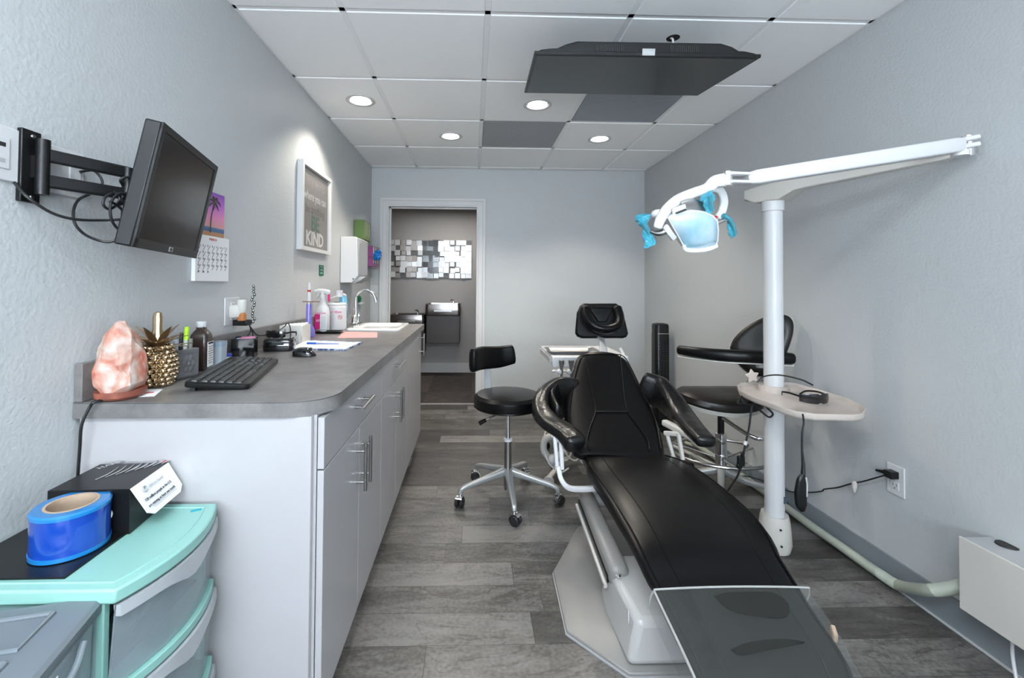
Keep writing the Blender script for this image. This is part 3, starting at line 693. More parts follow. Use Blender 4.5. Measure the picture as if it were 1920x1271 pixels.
def pineapple():
    c = Vector((-.924, 1.328, ZT)); R = .046; H = .120
    t = thing('pineapple_ornament', 'gold metallic pineapple ornament between salt lamp and pencil holder', 'ornament', c)
    MB().lathe([(.001, .001), (.030, .001), (.043, .02), (R, .055), (.044, .09), (.032, .115), (.001, .12)], c).build('body', M_brass, t)
    o = MB()
    for j in range(9):
        z = .010 + j * .0128; rr = R * math.sqrt(max(.18, 1 - ((z - .058) / .078) ** 2)) * .99
        n = max(8, int(2 * PI * rr / .017))
        for i in range(n):
            a = 2 * PI * (i + .5 * (j % 2)) / n
            p = c + Vector((rr * math.cos(a), rr * math.sin(a), z))
            o.lathe([(.0095, 0), (.0075, .004), (.003, .0065), (.0015, .010), (.0001, .0105)], p, (math.cos(a), math.sin(a), .15), seg=8)
    k = o.build('scales', M_brass, t); 
    n = 0
    for (cnt, L_, up, z0, w_) in ((7, .078, .30, .104, .052), (7, .074, .75, .112, .050), (5, .070, 1.6, .118, .044)):
        for i in range(cnt):
            a = 2 * PI * (i + .37 * n) / cnt; d = Vector((math.cos(a), math.sin(a), 0)); s_ = Vector((-math.sin(a), math.cos(a), 0)); b0 = c + Vector((0, 0, z0)) + d * .008
            LL = []
            nrm = 1 / math.sqrt(1 + up * up)
            for q in range(7):
                f = q / 6; p = b0 + (d * nrm + Vector((0, 0, up * nrm))) * L_ * f + d * .014 * f ** 3 - Vector((0, 0, .012 * f ** 3 * (up < 1)))
                ww = w_ * (1 - f ** 2.2) * (.7 + .9 * f) / 1.1 + .0004; th = .0016
                nn = (d * up * nrm - Vector((0, 0, nrm)))
                LL.append([p - s_ * ww / 2 - nn * .003, p + nn * th, p + s_ * ww / 2 - nn * .003, p - nn * .0 - nn * th])
            MB().loft(LL).build('leaf', M_gold2, t, sub=1)
        n += 1
    MB().lathe([(.018, .12), (.012, .17), (.013, .200), (.010, .214), (.001, .218)], c, seg=10).build('crown_tip', M_brass, t)
pineapple()
# pencil holder
RH = Euler((0, 0, math.radians(-14)))
def pencil():
    c = Vector((-.936, 1.442, ZT)); R = RH.to_matrix(); f_ = lambda x, y, z: c + R @ Vector((x, y, z))
    t = thing('pencil_holder', 'square grey carved stone pencil holder full of pens', 'pencil holder', c)
    o = MB(); hh = .092; w_ = .078
    for d, s_ in (((w_ / 2 - .004, 0), (.008, w_)), ((-w_ / 2 + .004, 0), (.008, w_)), ((0, w_ / 2 - .004), (w_ - .016, .008)), ((0, -w_ / 2 + .004), (w_ - .016, .008))): o.box(f_(d[0], d[1], hh / 2), (s_[0], s_[1], hh), R)
    o.box(f_(0, 0, .004), (w_, w_, .008), R); M_st = mat('carved_stone', (.13, .13, .135), .6, bump=(90, .4, 3, .002)); o.build('cup', M_st, t, bev=.002)
    for nx, ny in ((1, 0), (0, -1)):
        o = MB()
        for a in range(6):
            an = a * PI / 3; u = Vector((0, 1, 0)) if nx else Vector((1, 0, 0)); n_ = Vector((nx, ny, 0)) * (w_ / 2)
            p = Vector(n_) + u * .016 * math.cos(an) + Vector((0, 0, hh / 2 + .018 * math.sin(an)))
            o.ell(c + R @ p, (.003 if nx else .010, .003 if ny else .010, .012), 10, RH)
        o.ell(c + R @ (Vector((nx, ny, 0)) * (w_ / 2) + Vector((0, 0, hh / 2))), (.006, .006, .008), 10, RH)
        for zz in (.010, .082): o.box(c + R @ (Vector((nx, ny, 0)) * (w_ / 2) + Vector((0, 0, zz))), (.003 if nx else .066, .003 if ny else .066, .004), R)
        o.build('carving', M_st, t)
    pens = [('green_marker', 'bright green marker pen leaning highest in the stone holder', (.42, .72, .02), (.005, .012), (.035, .055), .150, .0065, 'marker'),
            ('pen', 'blue pen at the back of the stone pencil holder', (.03, .22, .34), (-.02, .0), (-.10, -.18), .135, .005, 'pen'),
            ('pen', 'black pen beside the blue one in the stone holder', (.02, .02, .03), (-.012, .014), (-.02, .10), .130, .005, 'pen'),
            ('pen', 'white pen leaning left in the stone pencil holder', (.62, .64, .68), (-.008, -.014), (-.04, -.28), .118, .006, 'pen'),
            ('pen', 'pale grey pen upright in the stone pencil holder', (.50, .54, .60), (.0, -.002), (-.02, -.10), .112, .006, 'pen'),
            ('pen', 'grey pen standing at the right corner of the stone holder', (.20, .20, .18), (.018, .022), (.02, .02), .112, .0055, 'pen')]
    for nm, lab, col, (x, y), (dx, dy), L_, r, cat in pens:
        p = f_(x, y, .010); d = Vector((dx * 1.0, dy * 1.0, 1)).normalized()
        q = thing(nm, lab, cat, p); mm = mat('pen_' + lab[:6].replace(' ', '_') + str(len(lab)), col, .35)
        MB().cyl(p, p + d * L_ * .72, r, seg=14).build('barrel', mm if nm == 'pen' else M_white, q); MB().lathe([(r * 1.12, 0), (r * 1.1, L_ * .28), (.001, L_ * .285)], p + d * L_ * .72, d, seg=14).build('cap', mm, q)
pencil()
def bottle():
    c = Vector((-.945, 1.574, ZT)); RB_ = Euler((0, 0, math.radians(9))); t = thing('brown_bottle', 'dark brown square plastic bottle with white cap and label', 'bottle', c)
    o = MB(); R = RB_.to_matrix(); L = []
    for s_, z in ((.90, 0), (1, .006), (1, .105), (.92, .122), (.62, .136), (.45, .142), (.45, .150)):
        L.append([c + R @ Vector((x * s_, y * s_, z)) for x, y in rrect(.058, .060, .012, 4)])
    o.loft(L); o.build('body', M_bottle, t)
    o = MB(); o.lathe([(.0155, .148), (.0165, .150), (.0165, .166), (.015, .168), (.001, .168)], c, seg=24); o.build('cap', M_white, t)
    p = c + R @ Vector((.0296, .0, .055)); MB().box(p, (.0012, .045, .085), R).build('label', M_paper, t, smooth=False)
    o = MB()
    for k in range(8): o.box(c + R @ Vector((.0305, .0, .025 + k * .008)), (.0006, .036 if k % 3 else .028, .0018), R)
    o.box(c + R @ Vector((.0305, 0, .093)), (.0006, .038, .006), R); o.build('label_print', M_ink, t, smooth=False)
bottle()
cc_ = Vector((-.935, 1.662, ZT))
t = thing('plastic_container', 'cloudy clear plastic container between brown bottle and black box', 'container', cc_)
MB().loft([[Vector((cc_.x + x, cc_.y + y, z)) for x, y in rrect(w_, w_ * 1.0, .008, 4)] for w_, z in ((.040, ZT + .001), (.043, ZT + .006), (.045, ZT + .07))]).build('body', M_tub, t)
MB().prism([(x + cc_.x, y + cc_.y) for x, y in rrect(.046, .046, .008, 4)], ZT + .070, ZT + .088).build('lid', mat_clear('blue_grey_lid', (.28, .36, .44), .8, .2), t)
JR = Vector((-.928, 1.712, ZT))
t = thing('small_jar', 'tiny white jar with blue lid in front of the black box', 'jar', JR)
MB().lathe([(.001, .0005), (.0135, .0005), (.0135, .024), (.001, .025)], JR).build('jar_body', M_white, t)
MB().lathe([(.0145, .024), (.0145, .033), (.012, .035), (.001, .035)], JR).build('lid', mat('deep_blue', (.02, .04, .25), .3), t)
MB().lathe([(.0142, .001), (.0142, .005)], JR).build('blue_band', mat('deep_blue', (.02, .04, .25), .3), t)
def blackbox():
    c = Vector((-.930, 1.842, ZT)); Rz = Euler((0, 0, math.radians(18))); R = Rz.to_matrix()
    t = thing('black_box', 'open glossy black box holding sticky notes near the outlet', 'box', c)
    o = MB(); W_, D_, H_ = .082, .096, .080
    f_ = lambda x, y, z: c + R @ Vector((x, y, z))
    for (x, y, sx, sy) in ((W_ / 2 - .002, 0, .004, D_), (-W_ / 2 + .002, 0, .004, D_), (0, D_ / 2 - .002, W_, .004), (0, -D_ / 2 + .002, W_, .004)): o.box(f_(x, y, H_ / 2), (sx, sy, H_), R)
    o.box(f_(0, 0, .003), (W_, D_, .006), R); o.build('case', M_gloss, t, bev=.001)
    for i, (dx, dy, cc) in enumerate(((-.008, -.004, (.30, .48, .66)), (.008, .006, (.62, .22, .42)))):
        q = MB().box(f_(dx, dy, H_ - .006 + i * .003), (.050, .076, .004), R).build('sticky_notes', mat('note_%s' % ('blue', 'pink')[i], cc, .7), smooth=False)
        tag(q, ('pale blue', 'pink')[i] + ' sticky notes lying on top of the glossy black box', 'sticky notes')
    for x in (-.02, .02): pass
    MB().box(f_(0, .0, H_ - .012), (W_ - .008, D_ - .008, .004), R).build('inner_shelf', M_gloss, t, smooth=False)
blackbox()
def case():
    c = Vector((-.872, 2.035, ZT)); R = Euler((0, 0, math.radians(12))).to_matrix()
    t = thing('storage_case', 'low rounded glossy black case beside the black box', 'case', c)
    L = []
    for s_, z in ((.94, 0), (1, .008), (1, .026), (.97, .034), (.97, .036), (1, .038), (.96, .050), (.85, .056)): L.append([c + R @ Vector((x * s_, y * s_, z)) for x, y in rrect(.128, .092, .022, 5)])
    MB().loft(L).build('shell', M_gloss, t)
    MB().box(c + R @ Vector((.0, -.046, .034)), (.05, .006, .012), R).build('latch', M_black, t, bev=.001)
case()
def goggles(name, c, rz, lab, cat, m, sc=1.0, tilt=0):
    Rm = Euler((tilt, 0, rz)).to_matrix(); c = Vector(c); f_ = lambda x, y, z: c + Rm @ Vector((x * sc, y * sc, z * sc))
    t = thing(name, lab, cat, c)
    LL = []
    for i in range(17):
        a = math.radians(-78 + 156 * i / 16); x = .070 * math.sin(a); y = -.045 * math.cos(a); hh = .021 * (1 - .35 * abs(math.sin(a)) ** 3) * (.72 + .28 * min(1, abs(x) / .012)); th = .003
        LL.append([f_(x, y, .022 - hh), f_(x * 1.0, y - .003, .022), f_(x, y, .022 + hh), f_(x * .95, y * .93, .022 + hh), f_(x * .95, y * .93, .022 - hh)])
    MB().loft(LL).build('lens', m, t)
    for s_ in (-1, 1): MB().sweep([f_(s_ * .068, -.012, .028), f_(s_ * .070, .04, .03), f_(s_ * .060, .085, .022), f_(s_ * .045, .10, .006)], .003, .008).build('temple', M_black, t)
    return t
goggles('safety_goggles', Vector((-.885, 2.04, ZT + .0565)), math.radians(-20), 'shiny black wraparound goggles lying on the low black case', 'goggles', M_gloss, .78)
# paper cup box etc.
c = Vector((-.905, 2.295, ZT))
t = thing('tissue_box', 'small white box of wrapped packets behind the clipboard', 'box', c)
o = MB()
for (x, y, sx, sy) in ((.055, 0, .003, .11), (-.055, 0, .003, .11), (0, .0535, .11, .003), (0, -.0535, .11, .003)): o.box(c + Vector((x, y, .045)), (sx, sy, .09))
o.box(c + Vector((0, 0, .002)), (.11, .11, .004)); o.build('carton', M_off, t, smooth=False)
o = MB()
for k in range(5): o.box(c + Vector((-.04 + k * .02, .0, .055)), (.014, .095, .076), Euler((.04 * k, .06, 0)))
o.build('packets', M_paper, t, smooth=False)
o = MB()
for k in range(3): o.box(c + Vector((-.03 + k * .028, -.0555, .05)), (.006, .0008, .05 - .01 * k))
o.build('printed_marks', mat('soft_grey_print', (.30, .28, .28), .6), t, smooth=False)
q = MB().loft([[Vector((c.x + .035 + x, c.y - .078 + y, z)) for x, y in rrect(.045, .03, .008, 3)] for z in (ZT + .0005, ZT + .045)]).build('clear_packet', M_crystal); tag(q, 'crumpled clear packet in front of the small white box', 'packet')
# purple stand with toothbrush-like probe
c = Vector((-.926, 2.535, ZT))
t = thing('curing_light_stand', 'purple flared charger stand for the white handpiece', 'stand', c)
MB().lathe([(.001, 0), (.034, .001), (.036, .010), (.034, .032), (.028, .052), (.018, .070), (.015, .10), (.0145, .185), (.001, .186)], c).build('base', M_purple, t)
t = thing('curing_light', 'slim white handpiece with red band and brown shield in purple stand', 'handpiece', c + Vector((0, 0, .18)))
MB().lathe([(.012, .180), (.0125, .20), (.010, .23), (.008, .262), (.009, .268), (.006, .29), (.004, .305), (.001, .308)], c, seg=20).build('barrel', M_white, t)
MB().lathe([(.0096, .255), (.0096, .266)], c, seg=20).build('red_band', M_red, t); MB().lathe([(.0125, .176), (.0128, .190)], c, seg=20).build('metal_collar', M_steel, t)
MB().prism([(c.x + x + .012, c.y + y) for x, y in rrect(.095, .045, .02, 5)], ZT + .198, ZT + .2015).build('light_shield', mat('amber_brown', (.17, .045, .03), .3), t, bev=.001)
# spray bottle
c = Vector((-.938, 2.80, ZT))
t = thing('spray_bottle', 'white spray bottle with magenta label beside the wipes canister', 'spray bottle', c)
MB().lathe([(.001, .0), (.038, .001), (.042, .008), (.042, .125), (.036, .150), (.020, .180), (.016, .195), (.016, .215), (.001, .215)], c, sx=1.05, sy=.72).build('bottle', M_white, t)
MB().lathe([(.018, .205), (.019, .222), (.016, .232), (.001, .232)], c, seg=20).build('neck_collar', M_white, t)
MB().sweep([c + Vector((-.050, -.005, .252)), c + Vector((-.02, 0, .257)), c + Vector((.03, 0, .248)), c + Vector((.042, 0, .243))], [.012, .024, .028, .02], [.016, .026, .034, .020], ex=3).build('spray_head', M_white, t)
MB().tube([c + Vector((0, 0, .215)), c + Vector((0, 0, .25))], .014, 14, sm=False).build('neck', M_white, t)
MB().sweep([c + Vector((-.022, -.002, .245)), c + Vector((-.028, -.002, .225)), c + Vector((-.040, -.002, .208)), c + Vector((-.044, -.002, .20))], .012, .006).build('trigger', M_white, t)
MB().prism([(c.x - .042 + k * .0, 0) for k in range(0)] or [(c.x - .038, ZT + .02), (c.x - .005, ZT + .02), (c.x - .005, ZT + .112), (c.x - .038, ZT + .112)], c.y - .0325, c.y - .0245, 'y').build('magenta_label', M_mag, t, smooth=False)
MB().box(c + Vector((.038, .0, .222)), (.012, .006, .062)).build('magenta_tag', M_mag, t, smooth=False)
MB().prism([(c.x - .004, ZT + .02), (c.x + .036, ZT + .02), (c.x + .036, ZT + .105), (c.x - .004, ZT + .105)], c.y - .033, c.y - .026, 'y').build('paper_label', M_paper, t, smooth=False)
text('CaviCide', .018, fr(c + Vector((-.036, -.0345, .113)), (1, 0, 0), (0, 0, 1)), 'lettering', M_mag, t)
o = MB()
for k in range(9): o.box(c + Vector((.016, -.0345, .095 - k * .008)), (.030 if k % 2 else .034, .0006, .0014))
o.build('fine_print', mat('grey_print', (.25, .25, .27), .7), t, smooth=False)
text('AF', .024, fr(c + Vector((-.030, -.0345, .065)), (1, 0, 0), (0, 0, 1)), 'lettering', M_paper, t)
# wipes canister
c = Vector((-.897, 2.955, ZT))
t = thing('wipes_canister', 'large white round wipes canister with its lid flipped open', 'canister', c)
R_ = .062
MB().lathe([(.001, 0), (R_, .001), (R_ + .001, .006), (R_ + .001, .150), (R_ - .002, .154), (R_ - .001, .168), (R_ - .007, .176), (.030, .178), (.001, .176)], c, seg=40).build('drum', M_white, t)
MB().lathe([(.018, .176), (.017, .180), (.001, .179)], c, seg=20).build('opening', M_ink, t)
MB().sweep([c + Vector((-.05, -.01, .180)), c + Vector((-.035, -.008, .205)), c + Vector((-.005, 0, .218)), c + Vector((.010, .004, .225))], [.04, .05, .045, .04], .009, ex=3).build('flip_lid', M_white, t)
MB().lathe([(.024, .215), (.023, .235), (.026, .258), (.001, .259)], c + Vector((.012, .005, 0)), seg=24).build('lid_cup', M_white, t)
a0 = math.radians(-90)
def on_drum(ang, z, off=.0015): return c + Vector(((R_ + off) * math.sin(ang), -(R_ + off) * math.cos(ang), z))
for i, ch in enumerate('CaviWipes'):
    an = -.60 + i * .155; p = on_drum(an, .112); text(ch, .022, fr(p, (math.cos(an), math.sin(an), 0), (0, 0, 1)), 'lettering', M_mag, t)
o = MB()
for k in range(11):
    for q in range(8):
        an = -.95 + q * .13
        if (k + q) % 4: o.box(on_drum(an, .100 - k * .008), (.0075, .0008, .0014), Euler((0, 0, an)))
o.build('fine_print', mat('grey_print', (.25, .25, .27), .7), t, smooth=False)
o = MB(); p = on_drum(.62, .085); o.tube([p + Vector((math.cos(.62) * .013 * math.cos(a), math.sin(.62) * .013 * math.cos(a), .013 * math.sin(a))) for a in [2 * PI * k / 16 for k in range(17)]], .0012, 6, sm=False); o.tube([p + Vector((-.008, -.006, .009)), p + Vector((.008, .006, -.009))], .0012, 6, sm=False); o.build('warning_mark', M_red, t)
c = Vector((-.895, 3.10, ZT))
t = thing('air_freshener_can', 'tall blue slanted air freshener can beside the faucet', 'spray can', c)
MB().lathe([(.001, 0), (.026, .001), (.028, .006), (.028, .15), (.026, .165), (.001, .166)], c, seg=28).build('can', mat('pale_blue_print', (.20, .36, .50), .3, noise=(30, (.05, .20, .36), .45, .55)), t)
o = MB(); L = []
for k in range(8):
    f = k / 7; rr = .027 - .004 * f
    L.append([c + Vector((rr * math.cos(a) - .004 * f, rr * math.sin(a), .155 + f * (.075 - .35 * (rr * math.cos(a))))) for a in [2 * PI * i / 24 for i in range(24)]])
o.loft(L).build('cap', M_skyb, t)
MB().loft([[c + Vector((rr * math.cos(a) - .004, rr * math.sin(a), z + .155 + .075 - .35 * (rr * math.cos(a)))) for a in [2 * PI * i / 24 for i in range(24)]] for rr, z in ((.024, -.002), (.022, .004), (.015, .006))]).build('white_top', M_white, t)
# black tray with instruments, pink paper, clipboard, pen, mouse
o = MB(); c = Vector((-.675, 2.56, ZT)); c = (at(590, 627, 'z', ZT) + at(644, 622, 'z', ZT)) / 2
t = thing('black_tray', 'flat black plastic tray in front of the wipes canister', 'tray', c)
MB().loft([[c + Vector((x, y, z)) for x, y in rrect(w_, w_ * .62, .03, 5)] for w_, z in ((.145, .0005), (.165, .012), (.170, .014), (.160, .014), (.142, .005), (.05, .004))]).build('dish', M_gloss, t)
def sheet(name, pts, z, th, m, lab, cat, parent=None):
    p = [at(x, y, 'z', z) for x, y in pts]; o = MB(); o.loft([[Vector((q.x, q.y, z)) for q in p], [Vector((q.x, q.y, z + th)) for q in p]])
    o = o.build(name, m, parent, smooth=False)
    if lab: tag(o, lab, cat)
    return o
sheet('pink_paper', [(633, 634), (707, 633), (708, 623), (643, 622)], ZT + .0005, .0008, M_pink, 'sheet of pink paper lying by the sink', 'paper')
t = thing('clipboard', 'blue patterned folder with a white sheet on top, by the mouse', 'clipboard', at(612, 646, 'z', ZT))
sheet('board', [(543, 656), (649, 657), (681, 643), (571, 639)], ZT + .0005, .006, mat('blue_patterned_board', (.03, .07, .20), .5, noise=(60, (.45, .48, .58), .48, .52)), None, None, t)
sheet('white_sheet', [(547, 653), (648, 654), (675, 642), (571, 638.5)], ZT + .007, .0012, M_paper, None, None, t)
a_, b_ = at(576, 643.5, 'z', ZT + .012), at(635, 644.5, 'z', ZT + .012); d_ = b_ - a_
t = thing('ballpoint_pen', 'blue capped ballpoint pen lying on the white sheet', 'pen', a_)
MB().cyl(a_ + d_ * .25, b_, .0035, .0025, 12).build('barrel', mat('clear_blue_barrel', (.25, .30, .55), .25), t); MB().cyl(a_, a_ + d_ * .28, .0052, .0052, 12).build('cap', mat('pen_cap_blue', (.01, .10, .45), .3), t)
c = Vector((-.700, 1.872, ZT)); Rz = math.radians(100); R = Euler((0, 0, Rz)).to_matrix()
t = thing('computer_mouse', 'glossy black computer mouse on the counter beyond the keyboard', 'mouse', c)
L = []
for i in range(13):
    f = i / 12; y = -.050 + .100 * f; w_ = .030 * (1 - abs(2 * f - 1) ** 3.2) ** .5 + .001; h_ = .034 * (1 - abs(2 * f - .9) ** 2.6) ** .6 + .002 if abs(2 * f - .9) < 1 else .002
    L.append([c + Vector((y, w_ * math.cos(a) * (1 if math.sin(a) < .3 else .92), .001 + max(0, math.sin(a)) ** .7 * h_)) for a in [2 * PI * k / 20 for k in range(20)]])
MB().loft(L).build('shell', M_gloss, t, sub=1)
MB().lathe([(.001, -.004), (.006, -.004), (.007, 0), (.006, .004), (.001, .004)], c + Vector((.026, 0, .029)), (0, 1, 0), seg=16).build('scroll_wheel', M_blackm, t)
# keyboard
kc = Vector((-.765, 1.477, ZT)); Rk = Euler((math.radians(5), 0, math.radians(103.6))).to_matrix(); kf = lambda x, y, z: kc + Rk @ Vector((x, y, z)) + Vector((0, 0, .012))
t = thing('keyboard', 'black computer keyboard lying on the counter by the mouse', 'keyboard', kc)
o = MB(); L = []
for z, s_ in ((-.004, .99), (0, 1), (.008, 1), (.011, .985)): L.append([kf(x * s_, y * s_, z) for x, y in rrect(.448, .165, .014, 4)])
o.loft(L).build('case', M_black, t)
rows = [(.060, 15, .0), (.034, 15, 0), (.013, 14, .2), (-.008, 13, .4), (-.029, 12, .7), (-.052, 8, 0)]
nk = 0
def key(x, y, w_, h_=.017):
    LL = [[kf(x + a, y + b, z) for a, b in rrect(w_ * s_, h_ * s_, .002, 2)] for z, s_ in ((.010, 1), (.014, .95), (.0155, .82))]
    MB().loft(LL).build('key', M_key, t)
for y, n, off in rows:
    tot = .285; x0 = -.215
    if n == 8: ws = [.022, .019, .019, .115, .019, .019, .019, .022]
    else: ws = [tot / n - .0022] * n
    x = x0
    for w_ in ws: key(x + w_ / 2, y, w_); x += w_ + .0022
for y in (.060, .034, .013): 
    for k in range(3): key(.085 + k * .0195, y, .017)
key(.1045, -.029, .017)
for k in range(3): key(.085 + k * .0195, -.052, .017)
for j, y in enumerate((.034, .013, -.008, -.029, -.052)):
    for k in range(4): key(.152 + k * .0185, y, .016)
for s_ in (-1, 1): MB().box(kf(s_ * .19, .065, -.010), (.02, .012, .016), Rk).build('foot', M_black, t)
# business cards and papers
sheet('paper_card', [(250, 744), (290, 743), (305, 730), (268, 730)], ZT + .0004, .0008, M_paper, 'small white card on the counter between lamp and pineapple', 'card')
MBc = MB(); a_ = at(280, 736, 'z', ZT + .0016); MBc.box(a_, (.02, .01, .0004), Euler((0, 0, .3))); q = MBc.build('red_print', M_red, bpy.data.objects['paper_card'], smooth=False)
sheet('notepad', [(382, 697), (408, 697), (432, 680), (414, 672)], ZT + .0004, .0012, mat('pale_blue_paper', (.45, .58, .66), .7), 'pale blue slip of paper between brown bottle and keyboard', 'paper')
sheet('notepaper', [(405, 691), (420, 688), (440, 676), (424, 676)], ZT + .002, .0008, M_paper, 'white slip of paper over the pale blue one', 'paper')
# air freshener plug, power adapter with crystal string and cord
t = thing('plug_in_air_freshener', 'cream plug-in air freshener with amber oil in the left outlet', 'air freshener', (XL + .01, 1.86, 1.09))
MB().sweep([(XL + .006, 1.860, 1.09), (XL + .035, 1.862, 1.093)], .038, .055, sm=False).build('housing', M_off, t); MB().lathe([(.012, 0), (.018, .012), (.018, .05), (.014, .055), (.001, .056)], (XL + .045, 1.865, 1.085), seg=20).build('diffuser_neck', mat_clear('milky', (.75, .74, .68), .75, .2), t)
MB().lathe([(.001, 0), (.016, .001), (.017, .006), (.017, .028), (.010, .034)], (XL + .045, 1.865, 1.052), seg=20).build('oil_bottle', M_amber, t)
t = thing('power_adapter', 'small black power adapter plugged in under the air freshener', 'adapter', (XL + .01, 1.90, 1.05))
MB().box((XL + .036, 1.888, 1.043), (.058, .045, .024)).build('block', M_black, t, bev=.003)
MB().tube([(XL + .06, 1.90, 1.035), (XL + .062, 1.905, 1.005), (XL + .055, 1.89, .975), (XL + .06, 1.90, .945), (XL + .05, 1.90, .915), (XL + .06, 1.93, .98), (XL + .055, 1.92, 1.02), (XL + .06, 1.96, .985), (XL + .07, 2.02, .975), (XL + .09, 2.10, .985), (XL + .10, 2.15, 1.0), (XL + .105, 2.17, 1.015), (XL + .10, 2.20, 1.01), (XL + .105, 2.21, .985), (XL + .11, 2.20, .925)], .0026, 8).build('cord', M_cable, t)
o = MB()
for k in range(14): o.ell((XL + .072 + .004 * math.sin(k * 2.1), 1.905 + .008 * math.sin(k * 1.3), 1.045 + k * .0115), (.006, .006, .008), 10)
q = o.build('crystal_string', mat('cut_glass', (.25, .28, .26), .06, .8)); tag(q, 'string of clear and green crystal beads hanging by the left outlet', 'ornament')

# ================================================================== STORAGE BY THE CABINET
ZM = .658
t = thing('drawer_cart', 'mint green plastic drawer cart with cloudy bow-front drawers', 'drawer cart', (-.80, .978, 0))
def bowx(y, x_end=-.636, bulge=.040, y0=.820, y1=1.136): f = (y - y0) / (y1 - y0); return x_end + bulge * 4 * f * (1 - f)
def bow_poly(inset, y0=.820, y1=1.136, xb=XL + .012): 
    P = [(xb, y0)] + [(bowx(y0 + (y1 - y0) * k / 14) - inset, y0 + (y1 - y0) * k / 14) for k in range(15)] + [(xb, y1)]; return P
MB().prism(bow_poly(0), ZM - .026, ZM).build('top', M_mint, t, bev=.004)
o = MB(); i0 = .028
P = [Vector((bowx(y) - i0 - .0, y, ZM + .0)) for y in [.842 + .272 * k / 12 for k in range(13)]]
o.tube([(XL + .05, .842, ZM)] + list(P) + [(XL + .05, 1.114, ZM)], .0022, 6, sm=False); o.build('top_rim', M_mint, t)
MB().box((-.665, 1.10, ZM + .0008), (.022, .010, .0012), Euler((0, 0, .5))).build('teal_sticker', M_teal, t, smooth=False)
rails = [.470, .282, .094]
o = MB()
for yy in (.832, 1.126): o.box(((XL + .012 - .658) / 2, yy, ZM / 2 - .012), (-.658 - XL - .012, .014, ZM - .03))
o.box((XL + .018, .98, ZM / 2 - .012), (.012, .30, ZM - .03)); o.build('side_frame', M_mint, t, smooth=False, bev=.002)
for z in rails: MB().prism(bow_poly(.004, .825, 1.131), z - .012, z + .006).build('rail', M_mint, t, bev=.002)
for k, (z1, z0) in enumerate(((ZM - .030, .479), (.455, .291), (.267, .103))):
    d = MB(); y0, y1 = .826, 1.131; N = 15
    for a in range(1):
        LL = []
        for q in range(N):
            y = y0 + (y1 - y0) * q / (N - 1); x = bowx(min(max(y, .821), 1.135)) - .004
            LL.append([Vector((x - .010, y, z0)), Vector((x, y, z1)), Vector((x - .003, y, z1)), Vector((x - .013, y, z0))])
        d.loft(LL)
    d.box(((XL + .05 - .67) / 2, (y0 + y1) / 2, z0 + .002), (-.67 - XL - .05, y1 - y0, .003)); d.box(((XL + .05 - .67) / 2, y0, (z0 + z1) / 2), (-.67 - XL - .05, .003, z1 - z0)); d.box(((XL + .05 - .67) / 2, y1, (z0 + z1) / 2), (-.67 - XL - .05, .003, z1 - z0))
    dr = d.build('drawer', M_clear, t)
    LL = []
    for q in range(N):
        f = q / (N - 1); y = y0 + (y1 - y0) * f; x = bowx(y) - .003; dip = .020 + .022 * math.exp(-((f - .5) / .16) ** 2)
        LL.append([Vector((x + .008, y, z1 - dip)), Vector((x + .006, y, z1)), Vector((x - .006, y, z1)), Vector((x - .004, y, z1 - dip))])
    MB().loft(LL).build('handle_lip', mat_clear('frosted_lip', (.42, .44, .46), .85, .3), dr)
for k in range(1):
    o = MB().tube([(-.72 - k * .02, .86 + k * .05, .485), (-.70, .90 + k * .04, .56), (-.69, .93, .60 - k * .04), (-.68, .97, .55), (-.69, .93, .50), (-.70, 1.0 - k * .04, .49), (-.69, 1.05, .53)], .0035, 8)
    tag(o.build('coiled_cable', M_cable), 'dark cable coiled inside the top mint drawer', 'cable')
# grey lidded tub
A = at(200, 1113, 'z', .640); B = at(67, 1271, 'z', .640); dv = (A - B).normalized(); nv = Vector((-dv.y, dv.x, 0)); A = A - dv * .0
t = thing('storage_tub', 'grey lidded plastic drawer unit in front of the mint cart', 'storage unit', (A.x - .15, A.y - .2, 0))
p0 = A; LEN = .36; WID = .30
lx = -nv if nv.x > 0 else nv   # pointing to the left wall
def tb(u, v, z): return Vector((A.x, A.y, 0)) - dv * u + lx * v + Vector((0, 0, z))   # u toward the camera, v toward the wall
LL = []
for ins, z in ((.004, .612), (0, .618), (0, .634), (.006, .640)):
    LL.append([tb(u + LEN / 2, v + WID / 2, z) for u, v in rrect(LEN - 2 * ins, WID - 2 * ins, .018, 5)])
M_lid = mat('slate_plastic', (.135, .16, .18), .35, bump=(300, .08, 2, .001))
MB().loft(LL).build('lid', M_lid, t)
o = MB()
for (u0, u1, v0, v1) in ((.035, .115, .06, .27), (.14, .33, .06, .27)):
    o.tube([tb(u0, v0, .641), tb(u0, v1, .641), tb(u1, v1, .641), tb(u1, v0, .641), tb(u0, v0, .641)], .0042, 8, sm=False)
o.build('lid_ribs', M_lid, t)
o = MB(); 
for z0, z1, ins in ((.33, .610, .008), (.02, .318, .008)):
    LL = [[tb(u + LEN / 2, v + WID / 2, z) for u, v in rrect(LEN - 2 * ins - q, WID - 2 * ins - q, .02, 5)] for z, q in ((z0, .02), (z0 + .02, .01), (z1, 0))]
    o.loft(LL)
o.build('body', M_clearg, t)
MB().loft([[tb(u + LEN / 2, v + WID / 2, z) for u, v in rrect(LEN, WID, .02, 5)] for z in (.318, .330)]).build('middle_frame', M_lid, t)
o = MB(); o.tube([tb(.06, .003, .60), tb(.10, -.001, .575), tb(.20, -.002, .565), tb(.30, -.001, .575), tb(.34, .003, .60)], .005, 8); o.build('drawer_handle', M_clearg, t)
